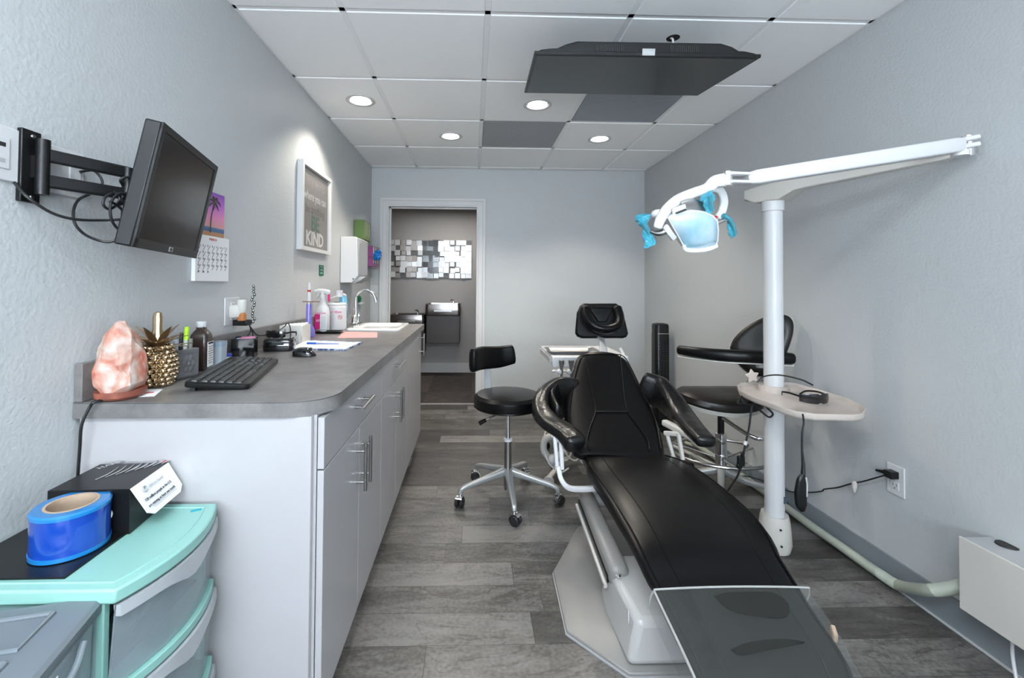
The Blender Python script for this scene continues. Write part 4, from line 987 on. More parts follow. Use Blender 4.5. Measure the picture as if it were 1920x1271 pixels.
lb = MB().box(tb(.150, .0035, .588), (.052, .0015, .020), fr((0, 0, 0), dv, (0, 0, 1)).to_3x3() @ Matrix.Rotation(PI / 2, 3, 'X') if False else Matrix(((dv.x, nv.x, 0), (dv.y, nv.y, 0), (0, 0, 1)))).build('label', M_paper, t, smooth=False)
text('ART', .018, fr(tb(.172, .002, .5815), dv, (0, 0, 1)), 'lettering', M_ink, lb)
# roll of film, mat, box
q = MB().prism([(-.985, .850), (-.752, .852), (-.752, 1.050), (-.985, 1.06)], ZM + .0005, ZM + .004).build('black_mat', M_black, smooth=False); tag(q, 'flat black sheet under the blue film roll', 'mat')
c = Vector((-.838, .928, ZM + .005)); R_ = .064; HH = .089
c.y = at(120, 1068, 'z', ZM).y + R_ + .004; c.x = at(117, 1000, 'y', c.y - .02).x
t = thing('film_roll', 'big roll of blue barrier film on the mint cart', 'film roll', c)
MB().lathe([(.0445, 0), (R_ - .003, 0), (R_, .003), (R_, .006), (R_ - .0008, .007), (R_ - .0008, HH - .007), (R_, HH - .006), (R_, HH - .003), (R_ - .003, HH), (.0445, HH), (.0445, 0)], c, seg=64, cap=False).build('film', M_blue, t)
MB().lathe([(.0446, HH + .0004), (R_ - .003, HH + .0004), (R_ + .0005, HH - .003), (R_ + .0005, HH - .009), (R_ - .0005, HH - .009), (.0446, HH - .002), (.0446, HH + .0004)], c, seg=64, cap=False).build('film_edge', M_blue2, t)
MB().lathe([(R_ + .0004, .001), (R_ + .0004, .009), (R_ - .001, .009), (R_ - .001, .001), (R_ + .0004, .001)], c, seg=64, cap=False).build('film_bottom_edge', M_blue2, t)
MB().lathe([(.0444, .001), (.0444, HH + .001), (.0395, HH + .001), (.0395, .001), (.0444, .001)], c, seg=48, cap=False).build('cardboard_core', M_card, t)
zt = .757; P = [at(88.7, 920.4, 'z', zt), at(244.8, 916.5, 'z', zt), at(315.7, 867, 'z', zt), at(188, 870, 'z', zt)]
print('box', [tuple(round(v, 3) for v in p) for p in P])
t = thing('glove_carton', 'black printed carton with a white flap on the mint cart', 'box', (P[0] + P[2]) / 2 - Vector((0, 0, zt - ZM)))
o = MB(); o.loft([[Vector((p.x, p.y, ZM + .001)) for p in P], [Vector((p.x, p.y, zt)) for p in P]]); o.build('carton', M_black, t, smooth=False, bev=.001)
ex_ = (P[2] - P[1]); exn = ex_.normalized(); dn = Vector((exn.y, -exn.x, 0))
fl = [P[1], P[2], P[2] + dn * .034 - Vector((0, 0, .055)) - exn * .002, P[2] + dn * .040 - Vector((0, 0, .066)) - exn * .02, P[1] + dn * .040 - Vector((0, 0, .066)) + exn * .02, P[1] + dn * .034 - Vector((0, 0, .055)) + exn * .002]
nf = (fl[1] - fl[0]).cross(fl[3] - fl[0]).normalized()
flo = MB().loft([[p + Vector((0, 0, .0005)) for p in fl], [p + nf * .0016 + Vector((0, 0, .0005)) for p in fl]]).build('flap', M_paper, t, smooth=False)
dd = (fl[3] - P[2]).normalized(); dd = (dn * .040 - Vector((0, 0, .066))).normalized()
if nf.x < 0: nf = -nf
for k, (s_, sz, mm) in enumerate((('Did you know?', .0095, M_alup), ('120 million people in the U.S.', .0092, M_ink), ('are missing at least one tooth.', .0092, M_ink))):
    text(s_, sz, fr(P[1] + exn * (.045 if k == 0 else .012) + dd * (.022 + k * .015 + (.006 if k else 0)) + nf * .003, exn, -dd), 'lettering', mm, flo, sx=.92)
o = MB(); pc = P[1] + exn * .03 + dd * .018 + nf * .003; o.tube([pc + (exn * math.cos(a) - dd * math.sin(a)) * .006 for a in [2 * PI * i / 12 for i in range(13)]], .002, 6, sm=False); o.build('printed_emblem', M_alup, flo)
for k in range(2): MB().box(P[1] + exn * .07 + dd * (.060 + k * .004) + nf * .002, (.09, .0006, .0006), Matrix(((exn.x, dn.x, 0), (exn.y, dn.y, 0), (0, 0, 1)))).build('printed_line', M_alup, flo, smooth=False)
# top print: light curved teeth-like strokes, HAHNENKRATT-like faint heading
ux = (P[1] - P[0]).normalized(); uy = (P[3] - P[0]).normalized()
text('HAHN', .020, fr(P[0] + ux * .022 + uy * .11 + Vector((0, 0, .0008)), uy * -1 * 0 + (uy * .9 + ux * .45), (uy * .45 - ux * .9)), 'lettering', M_alup, t)
for k in range(8):
    a_ = P[0] + ux * (.06 + .013 * k) + uy * (.05 + .012 * k) + Vector((0, 0, .0012)); MB().tube([a_, a_ + ux * .006 + uy * .03, a_ + ux * .0 + uy * (.07 - .004 * k)], [.0006, .0022 if k > 2 else .0012, .0005], 6).build('printed_tooth', M_alup, t)
MB().box(P[1] - ux * .022 + uy * .15 + Vector((0, 0, .0008)), (.008, .010, .0006)).build('red_mark', M_red, t, smooth=False)
MB().lathe([(.001, 0), (.011, .001), (.013, .006), (.009, .010), (.001, .011)], at(203, 963, 'y', P[0].y + .0) - Vector((0, .0, 0)), (0, -1, 0), seg=16).build('printed_implant', M_ceramic, t)

# ================================================================== DENTAL CHAIR
t = thing('dental_chair', 'reclined black leather dental chair in the middle of the room', 'dental chair', (.70, 1.7, 0))
# seat and leg cushion: stations (left px, right px, py, depth y)
st = [(1091, 1249, 852, 2.085), (1098, 1290, 864, 1.96), (1106, 1316, 880, 1.84), (1134, 1372, 921, 1.66), (1165, 1428, 973, 1.50), (1196, 1462, 1031, 1.37), (1221, 1492, 1080, 1.30), (1242, 1518, 1125, 1.235), (1280, 1570, 1203, 1.13), (1312, 1604, 1271, 1.05)]
S = []
for l, r_, py, y in st:
    a, b = at(l, py, 'y', y), at(r_, py, 'y', y); S.append(((a + b) / 2, (b.x - a.x) / 2))
c_, w_ = S[-1]; S += [(c_ + Vector((.005, -.12, -.045)), w_ * .99), (c_ + Vector((.01, -.26, -.10)), w_ * .96), (c_ + Vector((.012, -.33, -.13)), w_ * .85)]
S = [(S[0][0] + Vector((0, .05, -.012)), S[0][1] * .93)] + S
def cushion(S, th, ex=3.2, crown=.010, seg=36, sub=3):
    C_ = smooth_path([s[0] for s in S], sub); W_ = [q.x for q in smooth_path([Vector((s[1], 0, 0)) for s in S], sub)]
    TH = [q.x for q in smooth_path([Vector((th[i] if isinstance(th, list) else th, 0, 0)) for i in range(len(S))], sub)]
    L = []; N = len(C_)
    for i, (c, w) in enumerate(zip(C_, W_)):
        d = (C_[min(i + 1, N - 1)] - C_[max(i - 1, 0)]).normalized(); r = Vector((1, 0, 0)); r = (r - d * r.dot(d)).normalized(); n = r.cross(d)
        if n.z < 0: n = -n
        row = []
        for k in range(seg):
            a = 2 * PI * k / seg; ca, sa = math.cos(a), math.sin(a)
            x = math.copysign(abs(ca) ** (2 / ex), ca); z = math.copysign(abs(sa) ** (2 / ex), sa)
            row.append(c + r * w * x + n * (TH[i] / 2 * (z - 1) + (crown * (1 - x * x) if sa > 0 else 0)))
        L.append(row)
    def shrink(Lp, f, d): cc = sum(Lp, Vector()) / len(Lp); return [cc + (v - cc) * f + d for v in Lp]
    d0 = (C_[0] - C_[1]).normalized(); d1 = (C_[-1] - C_[-2]).normalized()
    L = [shrink(L[0], .5, d0 * .018), shrink(L[0], .9, d0 * .012)] + L + [shrink(L[-1], .9, d1 * .012), shrink(L[-1], .5, d1 * .018)]
    return L, C_, W_
L, C_, W_ = cushion(S, [.04, .055, .065, .07, .07, .065, .06, .055, .05, .05, .05, .05, .05, .04], 4.5, .004)
MB().loft(L).build('seat', M_leath, t)
def seam(C_, W_, f0, f1, lift, i0, i1, name, parent, rad=.0028):
    P = []
    for i in range(i0, min(i1, len(C_) - 1)):
        d = (C_[min(i + 1, len(C_) - 1)] - C_[max(i - 1, 0)]).normalized(); r = Vector((1, 0, 0)); r = (r - d * r.dot(d)).normalized(); n = r.cross(d)
        if n.z < 0: n = -n
        f = f0 + (f1 - f0) * (i - i0) / (i1 - i0); x = abs(f); z = (1 - min(x, .999) ** 4.5) ** (1 / 4.5)
        P.append(C_[i] + r * W_[i] * f + n * (lift))
    return MB().tube(P, rad, 6, sm=False).build(name, M_leath, parent)
for s_ in (-1, 1):
    seam(C_, W_, s_ * .62, s_ * .66, .0008, 2, len(C_) - 3, 'piping', t, .0026); seam(C_, W_, s_ * .93, s_ * .93, -.004, 1, len(C_) - 2, 'piping', t, .003)
# backrest
B0, B1 = Vector((.688, 2.045, .430)), Vector((.742, 2.50, .800))
hw = [.21, .228, .235, .232, .222, .205, .185, .165, .140]; BS = []
for i, h_ in enumerate(hw):
    f = i / (len(hw) - 1); p = B0.lerp(B1, f) + Vector((0, .02 * math.sin(f * PI), -.012 * math.sin(f * PI))); BS.append((p, h_))
BS.append((B1 + Vector((.003, .022, .018)), .105))
Lb, Cb, Wb = cushion(BS, [.06, .08, .085, .08, .075, .07, .065, .06, .055, .045], 3.2, .006)
MB().loft(Lb).build('backrest', M_leath, t)
NB = len(Cb)
def bpt(f, x, lift=.004):
    i = f * (NB - 1); k = min(int(i), NB - 2); c = Cb[k].lerp(Cb[k + 1], i - k); w = Wb[k] + (Wb[k + 1] - Wb[k]) * (i - k)
    d = (Cb[min(k + 1, NB - 1)] - Cb[max(k - 1, 0)]).normalized(); n = Vector((1, 0, 0)).cross(d); n = n if n.z > 0 else -n
    return c + Vector((w * x, 0, 0)) + n * (lift + .005 * (1 - x * x) - (.030 * max(0, abs(x) - .72) ** 1.3))
for s_ in (-1, 1):
    MB().tube([bpt(.02, s_ * .66), bpt(.10, s_ * .64), bpt(.22, s_ * .50), bpt(.34, s_ * .36), bpt(.46, s_ * .37), bpt(.70, s_ * .52), bpt(.93, s_ * .80)], .003, 8).build('seam', M_leath, t)
    MB().tube([bpt(.04, s_ * .93, .0), bpt(.3, s_ * .93, -.001), bpt(.6, s_ * .92, -.001), bpt(.85, s_ * .90), bpt(.95, s_ * .86)], .003, 8).build('piping', M_leath, t)
MB().tube([bpt(.345, -.365), bpt(.345, 0), bpt(.345, .365)], .003, 8).build('seam', M_leath, t)
MB().tube([bpt(.945, -.84), bpt(.965, 0, .003), bpt(.945, .84)], .003, 8).build('piping', M_leath, t)
# headrest
hc = Vector((.808, 2.76, .985)); hR = Euler((math.radians(-12), 0, math.radians(2))).to_matrix(); hf_ = lambda x, y, z: hc + hR @ Vector((x, y, z))
def plate(pts, y0, y1, R=hR): return [[hf_(x, y0, z) for x, z in pts], [hf_(x, (y0 + y1) / 2, z) for x, z in [(q[0] * 1.04, q[1] * 1.04) for q in pts]], [hf_(x, y1, z) for x, z in pts]]
out = [(-.162, -.075), (-.150, -.095), (-.125, -.105), (.125, -.105), (.150, -.097), (.162, -.078), (.158, -.05), (.142, .05), (.125, .09), (.10, .108), (-.10, .108), (-.125, .09), (-.145, .05), (-.160, -.05)]
MB().loft(plate(out, -.015, .025)).build('headrest', M_leath, t, bev=.008)
U = []
for k in range(15):
    a = math.radians(155 + 230 * k / 14); U.append(hf_(.092 * math.cos(a), -.035, .012 + .075 * math.sin(a) * 1.05))
U = [hf_(-.100, -.028, .078), hf_(-.103, -.035, .02), hf_(-.075, -.045, -.035), hf_(-.02, -.05, -.058), hf_(.035, -.05, -.056), hf_(.085, -.045, -.03), hf_(.103, -.035, .02), hf_(.097, -.028, .078)]
MB().sweep(U, .06, [.055, .080, .105, .115, .115, .105, .080, .055], ref=hR @ Vector((0, 1, 0)), ex=2.3, seg=24).build('head_cushion', M_leath, t)
MB().loft([[hf_(x * f, y, z * f + .01) for x, z in [(-.085, .075), (.085, .075), (.03, -.02), (-.03, -.02)]] for f, y in ((1, -.012), (.9, -.024), (.4, -.026))]).build('neck_hollow', M_leath, t, bev=.006)
MB().sweep([(.745, 2.515, .74), (.775, 2.60, .84), (.80, 2.74, .885), (.806, 2.775, .95)], .048, .014, ref=(0, 1, 0)).build('headrest_bar', M_alup, t)
# armrests
def pts3(L_): return [at(px, py, 'y', y) for px, py, y in L_]
la = pts3([(1080, 728, 2.40), (1050, 728, 2.38), (1022, 744, 2.32), (1014, 768, 2.22), (1030, 790, 2.12), (1062, 812, 2.02), (1078, 832, 1.95)])
MB().sweep(la, [.05, .07, .080, .09, .105, .110, .100], [.11, .12, .11, .085, .065, .065, .080], ex=3).build('armrest', M_leath2, t, label='left sling armrest of wrinkled black leather')
ls = pts3([(1066, 742, 2.40), (1048, 752, 2.36), (1036, 768, 2.27), (1045, 782, 2.18)])
MB().sweep(ls, .035, [.19, .21, .19, .12], ex=2.6).build('sling', M_leath2, t)
ra = pts3([(1205, 722, 2.40), (1235, 735, 2.36), (1262, 760, 2.27), (1282, 784, 2.15), (1302, 806, 2.0), (1324, 828, 1.88)])
MB().sweep(ra, [.06, .08, .105, .115, .10, .085], [.15, .17, .13, .08, .055, .05], ex=3).build('armrest', M_leath2, t, label='right armrest of wrinkled black leather')
for nm, P_, w_, h_ in (('arm_rail', [(1246, 792, 2.18), (1278, 808, 2.05), (1308, 826, 1.92)], .035, .030),):
    MB().sweep(pts3(P_), w_, h_, sm=False, rnd=False).build(nm, M_tan, t, bev=.004)
for a, b in (((1250, 812, 2.12), (1262, 856, 2.10)), ((1272, 812, 2.05), (1280, 862, 2.03))):
    MB().sweep(pts3([a, b]), .016, .022, ref=(0, 1, 0), sm=False, rnd=False).build('arm_link', M_tan, t, bev=.002)
MB().sweep(pts3([(1247, 812, 2.13), (1278, 814, 2.04)]), .02, .022, sm=False, rnd=False).build('arm_link', M_tan, t, bev=.002)
MB().sweep(pts3([(1262, 856, 2.10), (1270, 880, 2.0), (1230, 900, 1.85)]), .022, .02).build('arm_bracket', M_tan, t)
for a, b in (((1040, 818, 2.03), (1045, 882, 2.0)), ((1051, 826, 2.00), (1054, 880, 1.98))):
    MB().sweep(pts3([a, b]), .018, .022, ref=(0, 1, 0), sm=False, rnd=False).build('arm_link', M_white, t, bev=.002)
MB().sweep(pts3([(1036, 815, 2.04), (1056, 830, 2.0)]), .02, .022, sm=False, rnd=False).build('arm_link', M_white, t, bev=.002)
MB().sweep(pts3([(1047, 876, 1.99), (1052, 898, 1.97), (1066, 914, 1.94), (1092, 917, 1.90), (1130, 914, 1.86)]), .022, .020, ref=(0, 1, 0)).build('arm_bracket', M_white, t)
# base plate, lift arm, covers, under frame
bp_ = [(.53, 2.20), (.345, 1.86), (.333, 1.545), (.49, 1.372), (.91, 1.372), (1.06, 1.545), (1.06, 1.86), (.88, 2.20)]
cx_ = .70
MB().loft([[Vector((x, y, 0.002)) for x, y in bp_], [Vector((x, y, .014)) for x, y in bp_], [Vector((cx_ + (x - cx_) * .96, 1.75 + (y - 1.75) * .97, .020)) for x, y in bp_], [Vector((cx_ + (x - cx_) * .55, 1.78 + (y - 1.75) * .92, .050)) for x, y in bp_]]).build('base_plate', M_grey, t, bev=.003)
MB().loft([[Vector((cx_ + (x - cx_) * 1.01, 1.75 + (y - 1.75) * 1.01, z)) for x, y in bp_] for z in (.0005, .006)]).build('base_seal', M_alup, t)
k_ = [at(1148, 1076, 'y', 1.55), at(1201, 1172, 'y', 1.37), at(1181, 1263, 'y', 1.355), at(1096, 1142, 'y', 1.60)]
print('block', [tuple(round(v, 3) for v in p) for p in k_])
xl = k_[0].x
zt0, zt1 = k_[0].z, k_[1].z
LL = [[Vector((xl + .00, 1.70, .03)), Vector((xl + .02, 1.68, zt0 - .01)), Vector((1.40 - xl - .02, 1.68, zt0 - .01)), Vector((1.40 - xl, 1.70, .03))],
      [Vector((xl - .012, 1.585, .03)), Vector((xl, 1.56, zt0)), Vector((1.40 - xl, 1.56, zt0)), Vector((1.40 - xl + .012, 1.585, .03))],
      [Vector((k_[2].x, 1.375, .03)), Vector((k_[1].x, 1.385, zt1)), Vector((1.40 - k_[1].x, 1.385, zt1)), Vector((1.40 - k_[2].x, 1.375, .03))]]
MB().loft(LL).build('motor_cover', mat('warm_white_cover', (.48, .47, .46), .3, coat=.2), t, bev=.02, bseg=4)
MB().lathe([(.010, 0), (.010, .004), (.004, .006), (.001, .004)], at(1157, 1077, 'y', 1.54) + Vector((.004, 0, -.004)), (-.2, -.3, 1), seg=18).build('pivot_bolt', M_chrome, t)
e_ = at(1180, 1156, 'y', 1.42)
o = MB(); o.tube([e_ + Vector((-.002, .035 * math.cos(a) * .4, .022 * math.sin(a))) + Vector((.006 * math.cos(a), 0, 0)) for a in [2 * PI * i / 20 for i in range(21)]], .0016, 6, sm=False); o.build('oval_emblem', M_white, t)
a_, b_ = at(1099, 934, 'y', 1.98), at(1160, 1078, 'y', 1.56)
for sg in (0, 1):
    q0, q1 = a_.copy(), b_.copy()
    if sg: q0.x = 1.40 - q0.x; q1.x = 1.40 - q1.x
    MB().sweep([q0, q1], .070, .080, sm=False, ex=3).build('lift_arm', M_grey, t)
    s_ = -1 if sg == 0 else 1
    MB().sweep([q0 + Vector((s_ * .034, -.01, -.012)), q1 + Vector((s_ * .034, .01, -.02))], .010, .030, sm=False, rnd=False).build('lift_arm_strip', M_black, t)
    MB().sweep([q0 + Vector((s_ * .043, 0, -.030)), q1 + Vector((s_ * .043, .01, -.045))], .012, .016, sm=False, rnd=False).build('lift_arm_rail', M_tan, t)
MB().cyl((a_.x - .02, a_.y, a_.z), (1.40 - a_.x + .02, a_.y, a_.z), .035).build('lift_axle', M_alup, t)
# under-frame follows the cushion
UF = [(c - Vector((0, 0, .075)), w * .78) for c, w in S[1:-3]]
Lu, _, _ = cushion(UF, .05, 6, 0, 20); MB().loft(Lu).build('under_frame', M_tan, t)
UB = [(c + Vector((0, .055, -.06)), w * .8) for c, w in BS[:-1]]
Lu, _, _ = cushion(UB, .03, 5, 0, 20); MB().loft(Lu).build('back_shell', M_tan, t)
# clear vinyl toe cover
i1 = len(C_) - 2; i0 = next(i for i, c in enumerate(C_) if c.y < 1.262)
CL = []
for i in range(i0, i1):
    d = (C_[i + 1] - C_[i - 1]).normalized(); r = Vector((1, 0, 0)); n = r.cross(d); n = n if n.z > 0 else -n; w = W_[i] + .012
    CL.append([C_[i] + r * x * w + n * z for x, z in ((-1.03, -.065), (-1.03, -.02), (-1.0, .004), (-.95, .009), (-.5, .014), (0, .016), (.5, .014), (.95, .009), (1.0, .004), (1.03, -.02), (1.03, -.065))])
MB().loft(CL, cap=False, closed=False).build('toe_cover', M_cover, t, label='clear vinyl cover over the foot end')
o = MB(); o.tube([p + Vector((0, 0, .001)) for p in CL[0]], .0028, 8); o.build('cover_edge', mat_clear('clear_welt', (.5, .5, .48), .6, .15), t)
o = MB(); o.tube([r[2] for r in CL], .0035, 8, sm=False); o.build('cover_edge', mat_clear('clear_welt', (.5, .5, .48), .6, .15), t)
def tcp(f, x):
    i = f * (len(CL) - 1); k = min(int(i), len(CL) - 2); row = [a.lerp(b, i - k) for a, b in zip(CL[k], CL[k + 1])]
    xs = row[3:8]; u = (x + 1) / 2 * 4; j = min(int(u), 3); return xs[j].lerp(xs[j + 1], u - j)
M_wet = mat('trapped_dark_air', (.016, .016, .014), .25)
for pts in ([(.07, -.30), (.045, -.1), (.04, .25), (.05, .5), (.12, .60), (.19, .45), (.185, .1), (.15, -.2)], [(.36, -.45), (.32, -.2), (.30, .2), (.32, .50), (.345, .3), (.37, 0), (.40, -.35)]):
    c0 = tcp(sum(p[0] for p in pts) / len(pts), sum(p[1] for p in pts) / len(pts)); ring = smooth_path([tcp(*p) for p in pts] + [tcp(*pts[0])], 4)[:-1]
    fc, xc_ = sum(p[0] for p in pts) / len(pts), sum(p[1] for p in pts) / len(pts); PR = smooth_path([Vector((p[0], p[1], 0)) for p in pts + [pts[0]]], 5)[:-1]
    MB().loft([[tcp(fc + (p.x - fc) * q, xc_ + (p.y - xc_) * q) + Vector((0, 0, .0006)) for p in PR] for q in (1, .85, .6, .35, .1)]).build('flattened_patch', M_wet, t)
t2 = tcp(0, 0)
q = MB().sweep([at(1561, 1180, 'y', 1.16), at(1566, 1196, 'y', 1.14)], .012, .03, sm=False).build('side_knob', M_card, t)

# ================================================================== ROUND STOOL
def caster(parent, p, ang, leaf='caster'):
    d = Vector((math.cos(ang), math.sin(ang), 0)); s_ = Vector((-d.y, d.x, 0)); c = Vector((p.x, p.y, .027)) + d * .008
    o = MB()
    for q in (-1, 1): o.lathe([(.001, -.009), (.022, -.009), (.0265, -.005), (.0265, .005), (.022, .009), (.001, .009)], c + s_ * q * .014, s_, seg=20)
    o.build(leaf + '_wheel', M_blackm, parent)
    o = MB(); L = []
    for k in range(7):
        a = math.radians(-15 + 150 * k / 6); pp = c + d * (-.030 * math.cos(a)) + Vector((0, 0, .031 * math.sin(a) + .001)); L.append([pp - s_ * .017, pp + s_ * .017, pp + s_ * .017 + (pp - c).normalized() * .003, pp - s_ * .017 + (pp - c).normalized() * .003])
    o.loft(L); o.cyl(Vector((p.x, p.y, .045)), Vector((p.x, p.y, .085)), .007, seg=12); o.build(leaf + '_hood', M_chrome, parent)
def star_base(t, c, angs, R_, hub_z, m, leg_r=.022, rise=.055):
    for a in angs:
        d = Vector((math.cos(a), math.sin(a), 0)); 
        lg = MB().sweep([c + d * .02 + Vector((0, 0, hub_z)), c + d * R_ * .5 + Vector((0, 0, hub_z - .025)), c + d * R_ * .93 + Vector((0, 0, .098)), c + d * R_ + Vector((0, 0, .072))], [.042, .034, .028, .022], [.045, .032, .024, .026], ex=3.5).build('base_leg', m, t)
        caster(lg, c + d * R_, a + .9)
c = Vector((.208, 2.53, 0))
t = thing('stool', 'black round swivel stool with low backrest left of the dental chair', 'stool', c)
zs_ = at(952, 737, 'y', 2.53).z
print('stool seat z', zs_)
SE = Vector((.205, 2.53, 0))
o = MB().lathe([(.001, zs_ - .085), (.165, zs_ - .083), (.188, zs_ - .072), (.196, zs_ - .045), (.192, zs_ - .018), (.175, zs_ - .002), (.12, zs_ + .006), (.001, zs_ + .008)], SE, seg=56); o.build('seat', M_leath, t)
MB().lathe([(.1885, zs_ - .074), (.1935, zs_ - .070), (.1925, zs_ - .066)], SE, seg=56).build('piping', M_leath, t)
MB().cyl((c.x, c.y, .33), (c.x, c.y, zs_ - .08), .014).build('gas_piston', M_chrome, t)
MB().lathe([(.001, .05), (.022, .05), (.024, .12), (.024, .145), (.021, .145), (.021, .325), (.001, .325)], c).build('cylinder', M_steel, t)
MB().lathe([(.0215, .318), (.026, .322), (.026, .334), (.016, .338), (.001, .338)], c).build('collar', M_white, t)
MB().box((c.x, c.y, zs_ - .094), (.14, .12, .018)).build('seat_mount', M_blackm, t, bev=.003)
lv = MB().tube([(c.x - .02, c.y - .02, zs_ - .098), (c.x - .10, c.y - .06, zs_ - .118), (c.x - .135, c.y - .075, zs_ - .132)], .005, 8).build('lever', M_steel, t)
MB().tube([(c.x - .130, c.y - .073, zs_ - .130), (c.x - .165, c.y - .088, zs_ - .144)], [.010, .012], 12, sm=False).build('grip', M_black, lv)
fl_ = [at(867, 952, 'z', 0), at(970, 986, 'z', 0), at(1041, 945, 'z', 0), at(985, 897, 'z', 0), at(893, 897, 'z', 0)]
angs = [math.atan2(p.y - c.y, p.x - c.x) for p in fl_]; angs = [math.radians(a) for a in (-160, -88, -18, 62, 128)]
star_base(t, c, angs, .285, .150, M_alu)
# backrest
bk = [at(886, 676, 'y', 2.50), at(905, 671, 'y', 2.60), at(935, 669, 'y', 2.68), at(962, 664, 'y', 2.70)]
MB().sweep(bk, [.045, .05, .05, .045], [.130, .135, .130, .115], ex=3.4, seg=28).build('backrest', M_leath, t)
MB().sweep([at(914, 690, 'y', 2.64), at(914, 712, 'y', 2.66), at(916, 735, 'y', 2.66)], .040, .008, ref=(0, 1, 0), sm=False, rnd=False).build('back_post', M_alup, t, bev=.002)
MB().sweep([(at(916, 735, 'y', 2.66)), Vector((c.x - .05, c.y + .06, zs_ - .10))], .04, .008, sm=False, rnd=False).build('back_post_foot', M_alup, t)

# ================================================================== ASSISTANT STOOL
c = Vector((1.44, 2.60, 0)); c = at(1352, 880, 'y', 2.60); c.z = 0
print('stool2', c)
t = thing('assistant_stool', 'black assistant stool with curved arm bar and chrome foot ring behind the pole', 'stool', c)
sc = Vector((1.375, 2.45, 0)); zt_ = at(1340, 735, 'y', 2.45).z
o = MB(); L = []
for f, z in ((.80, -.062), (.97, -.052), (1.0, -.035), (.97, -.010), (.86, .006), (.5, .018), (.01, .020)):
    L.append([Vector((sc.x + f * .235 * math.cos(a) * (1 - .12 * math.sin(a)), sc.y + f * .20 * math.sin(a), zt_ + z + .015 * math.cos(2 * a) * f)) for a in [2 * PI * i / 48 for i in range(48)]])
o.loft(L).build('seat', M_brown, t)
o = MB(); L = []
for f, z in ((.70, -.078), (.93, -.072), (.985, -.050), (.95, -.045)):
    L.append([Vector((sc.x + f * .235 * math.cos(a) * (1 - .12 * math.sin(a)), sc.y + f * .20 * math.sin(a), zt_ + z + .015 * math.cos(2 * a) * f)) for a in [2 * PI * i / 48 for i in range(48)]])
o.loft(L).build('seat_pan', M_tan, t)
bo = [(1368, 652), (1375, 635), (1395, 615), (1425, 597), (1455, 589), (1478, 592), (1488, 606), (1486, 630), (1476, 660), (1462, 688), (1445, 703), (1425, 706), (1400, 697), (1379, 676)]
def bk_(px, py, f=1.0, dn_=0.0):
    y = 2.40 - (px - 1368) / 120 * .17 + (650 - py) / 60 * .02
    return at(px, py, 'y', y)
BO = [bk_(*q) for q in bo]; bc = sum(BO, Vector()) / len(BO); bn = (BO[3] - BO[0]).cross(BO[9] - BO[0]).normalized(); bn = bn if bn.y < 0 else -bn
RB = smooth_path(BO + [BO[0]], 4)[:-1]
MB().loft([[bc + (p - bc) * f + bn * o_ for p in RB] for f, o_ in ((.97, -.022), (1.0, -.008), (.985, .006), (.93, .016), (.7, .018), (.3, .010), (.02, .006))]).build('backrest', M_brown, t, ang=60)
MB().loft([[bc + (p - bc) * f + bn * o_ for p in RB] for f, o_ in ((1.0, -.014), (1.03, -.022), (1.02, -.034), (.8, -.046), (.02, -.05))]).build('backrest_shell', M_tan, t, ang=60)
ab = pts3([(1275, 656, 2.42), (1310, 661, 2.33), (1360, 666, 2.25), (1420, 669, 2.20), (1485, 672, 2.17)])
MB().sweep(ab, [.050, .055, .060, .055, .05], [.050, .055, .062, .062, .055], ex=2.6, seg=24).build('arm_bar', M_leath, t)
MB().sweep([p - Vector((0, -.004, .034)) for p in ab], .045, .008, ex=4).build('arm_bar_underside', M_tan, t)
MB().sweep([ab[-2] - Vector((0, 0, .045)), ab[-1] - Vector((.03, -.02, .045))], .03, .02, sm=False, rnd=False).build('bracket', M_alup, t)
MB().tube([ab[-1] - Vector((.04, -.03, .05)), (1.66, 2.42, .76), (1.62, 2.52, .60), (1.5, 2.56, .56)], .010, 10).build('arm_support', M_alup, t)
MB().tube([bc + Vector((.0, .07, -.06)), (1.60, 2.50, .70), (1.54, 2.56, .56), (c.x, c.y, .56)], .011, 10).build('back_support', M_alup, t)
MB().cyl((c.x, c.y, .30), (c.x, c.y, zt_ - .07), .018).build('gas_piston', M_black, t)
o = MB(); o.lathe([(.001, .09), (.031, .09), (.031, .335), (.026, .34), (.001, .34)], c); o.build('cylinder', M_chrome, t)
MB().lathe([(.032, .195), (.034, .20), (.034, .212), (.032, .217)], c).build('collar', M_chrome, t)
MB().lathe([(.027, zt_ - .125), (.030, zt_ - .12), (.030, zt_ - .085), (.025, zt_ - .08)], c + Vector((0, 0, 0))).build('hinge', M_chrome, t)
MB().tube(pts3([(1356, 783, 2.58), (1385, 803, 2.50), (1410, 818, 2.44), (1430, 822, 2.42), (1455, 815, 2.46), (1470, 800, 2.52)]), .014, 12).build('swing_tube', M_chrome, t)
MB().tube([(c.x + .285 * math.cos(a), c.y + .235 * math.sin(a), .225) for a in [2 * PI * i / 36 for i in range(37)]], .010, 10, sm=False).build('foot_ring', M_steel, t)
angs = [math.radians(a) for a in (-120, -48, 24, 96, 168)]
star_base(t, c, angs, .30, .120, M_alu)
for a in (20, 140, 260): an = math.radians(a); MB().cyl((c.x + .03 * math.cos(an), c.y + .03 * math.sin(an), .19), (c.x + .28 * math.cos(an), c.y + .23 * math.sin(an), .225), .006).build('ring_strut', M_steel, t)

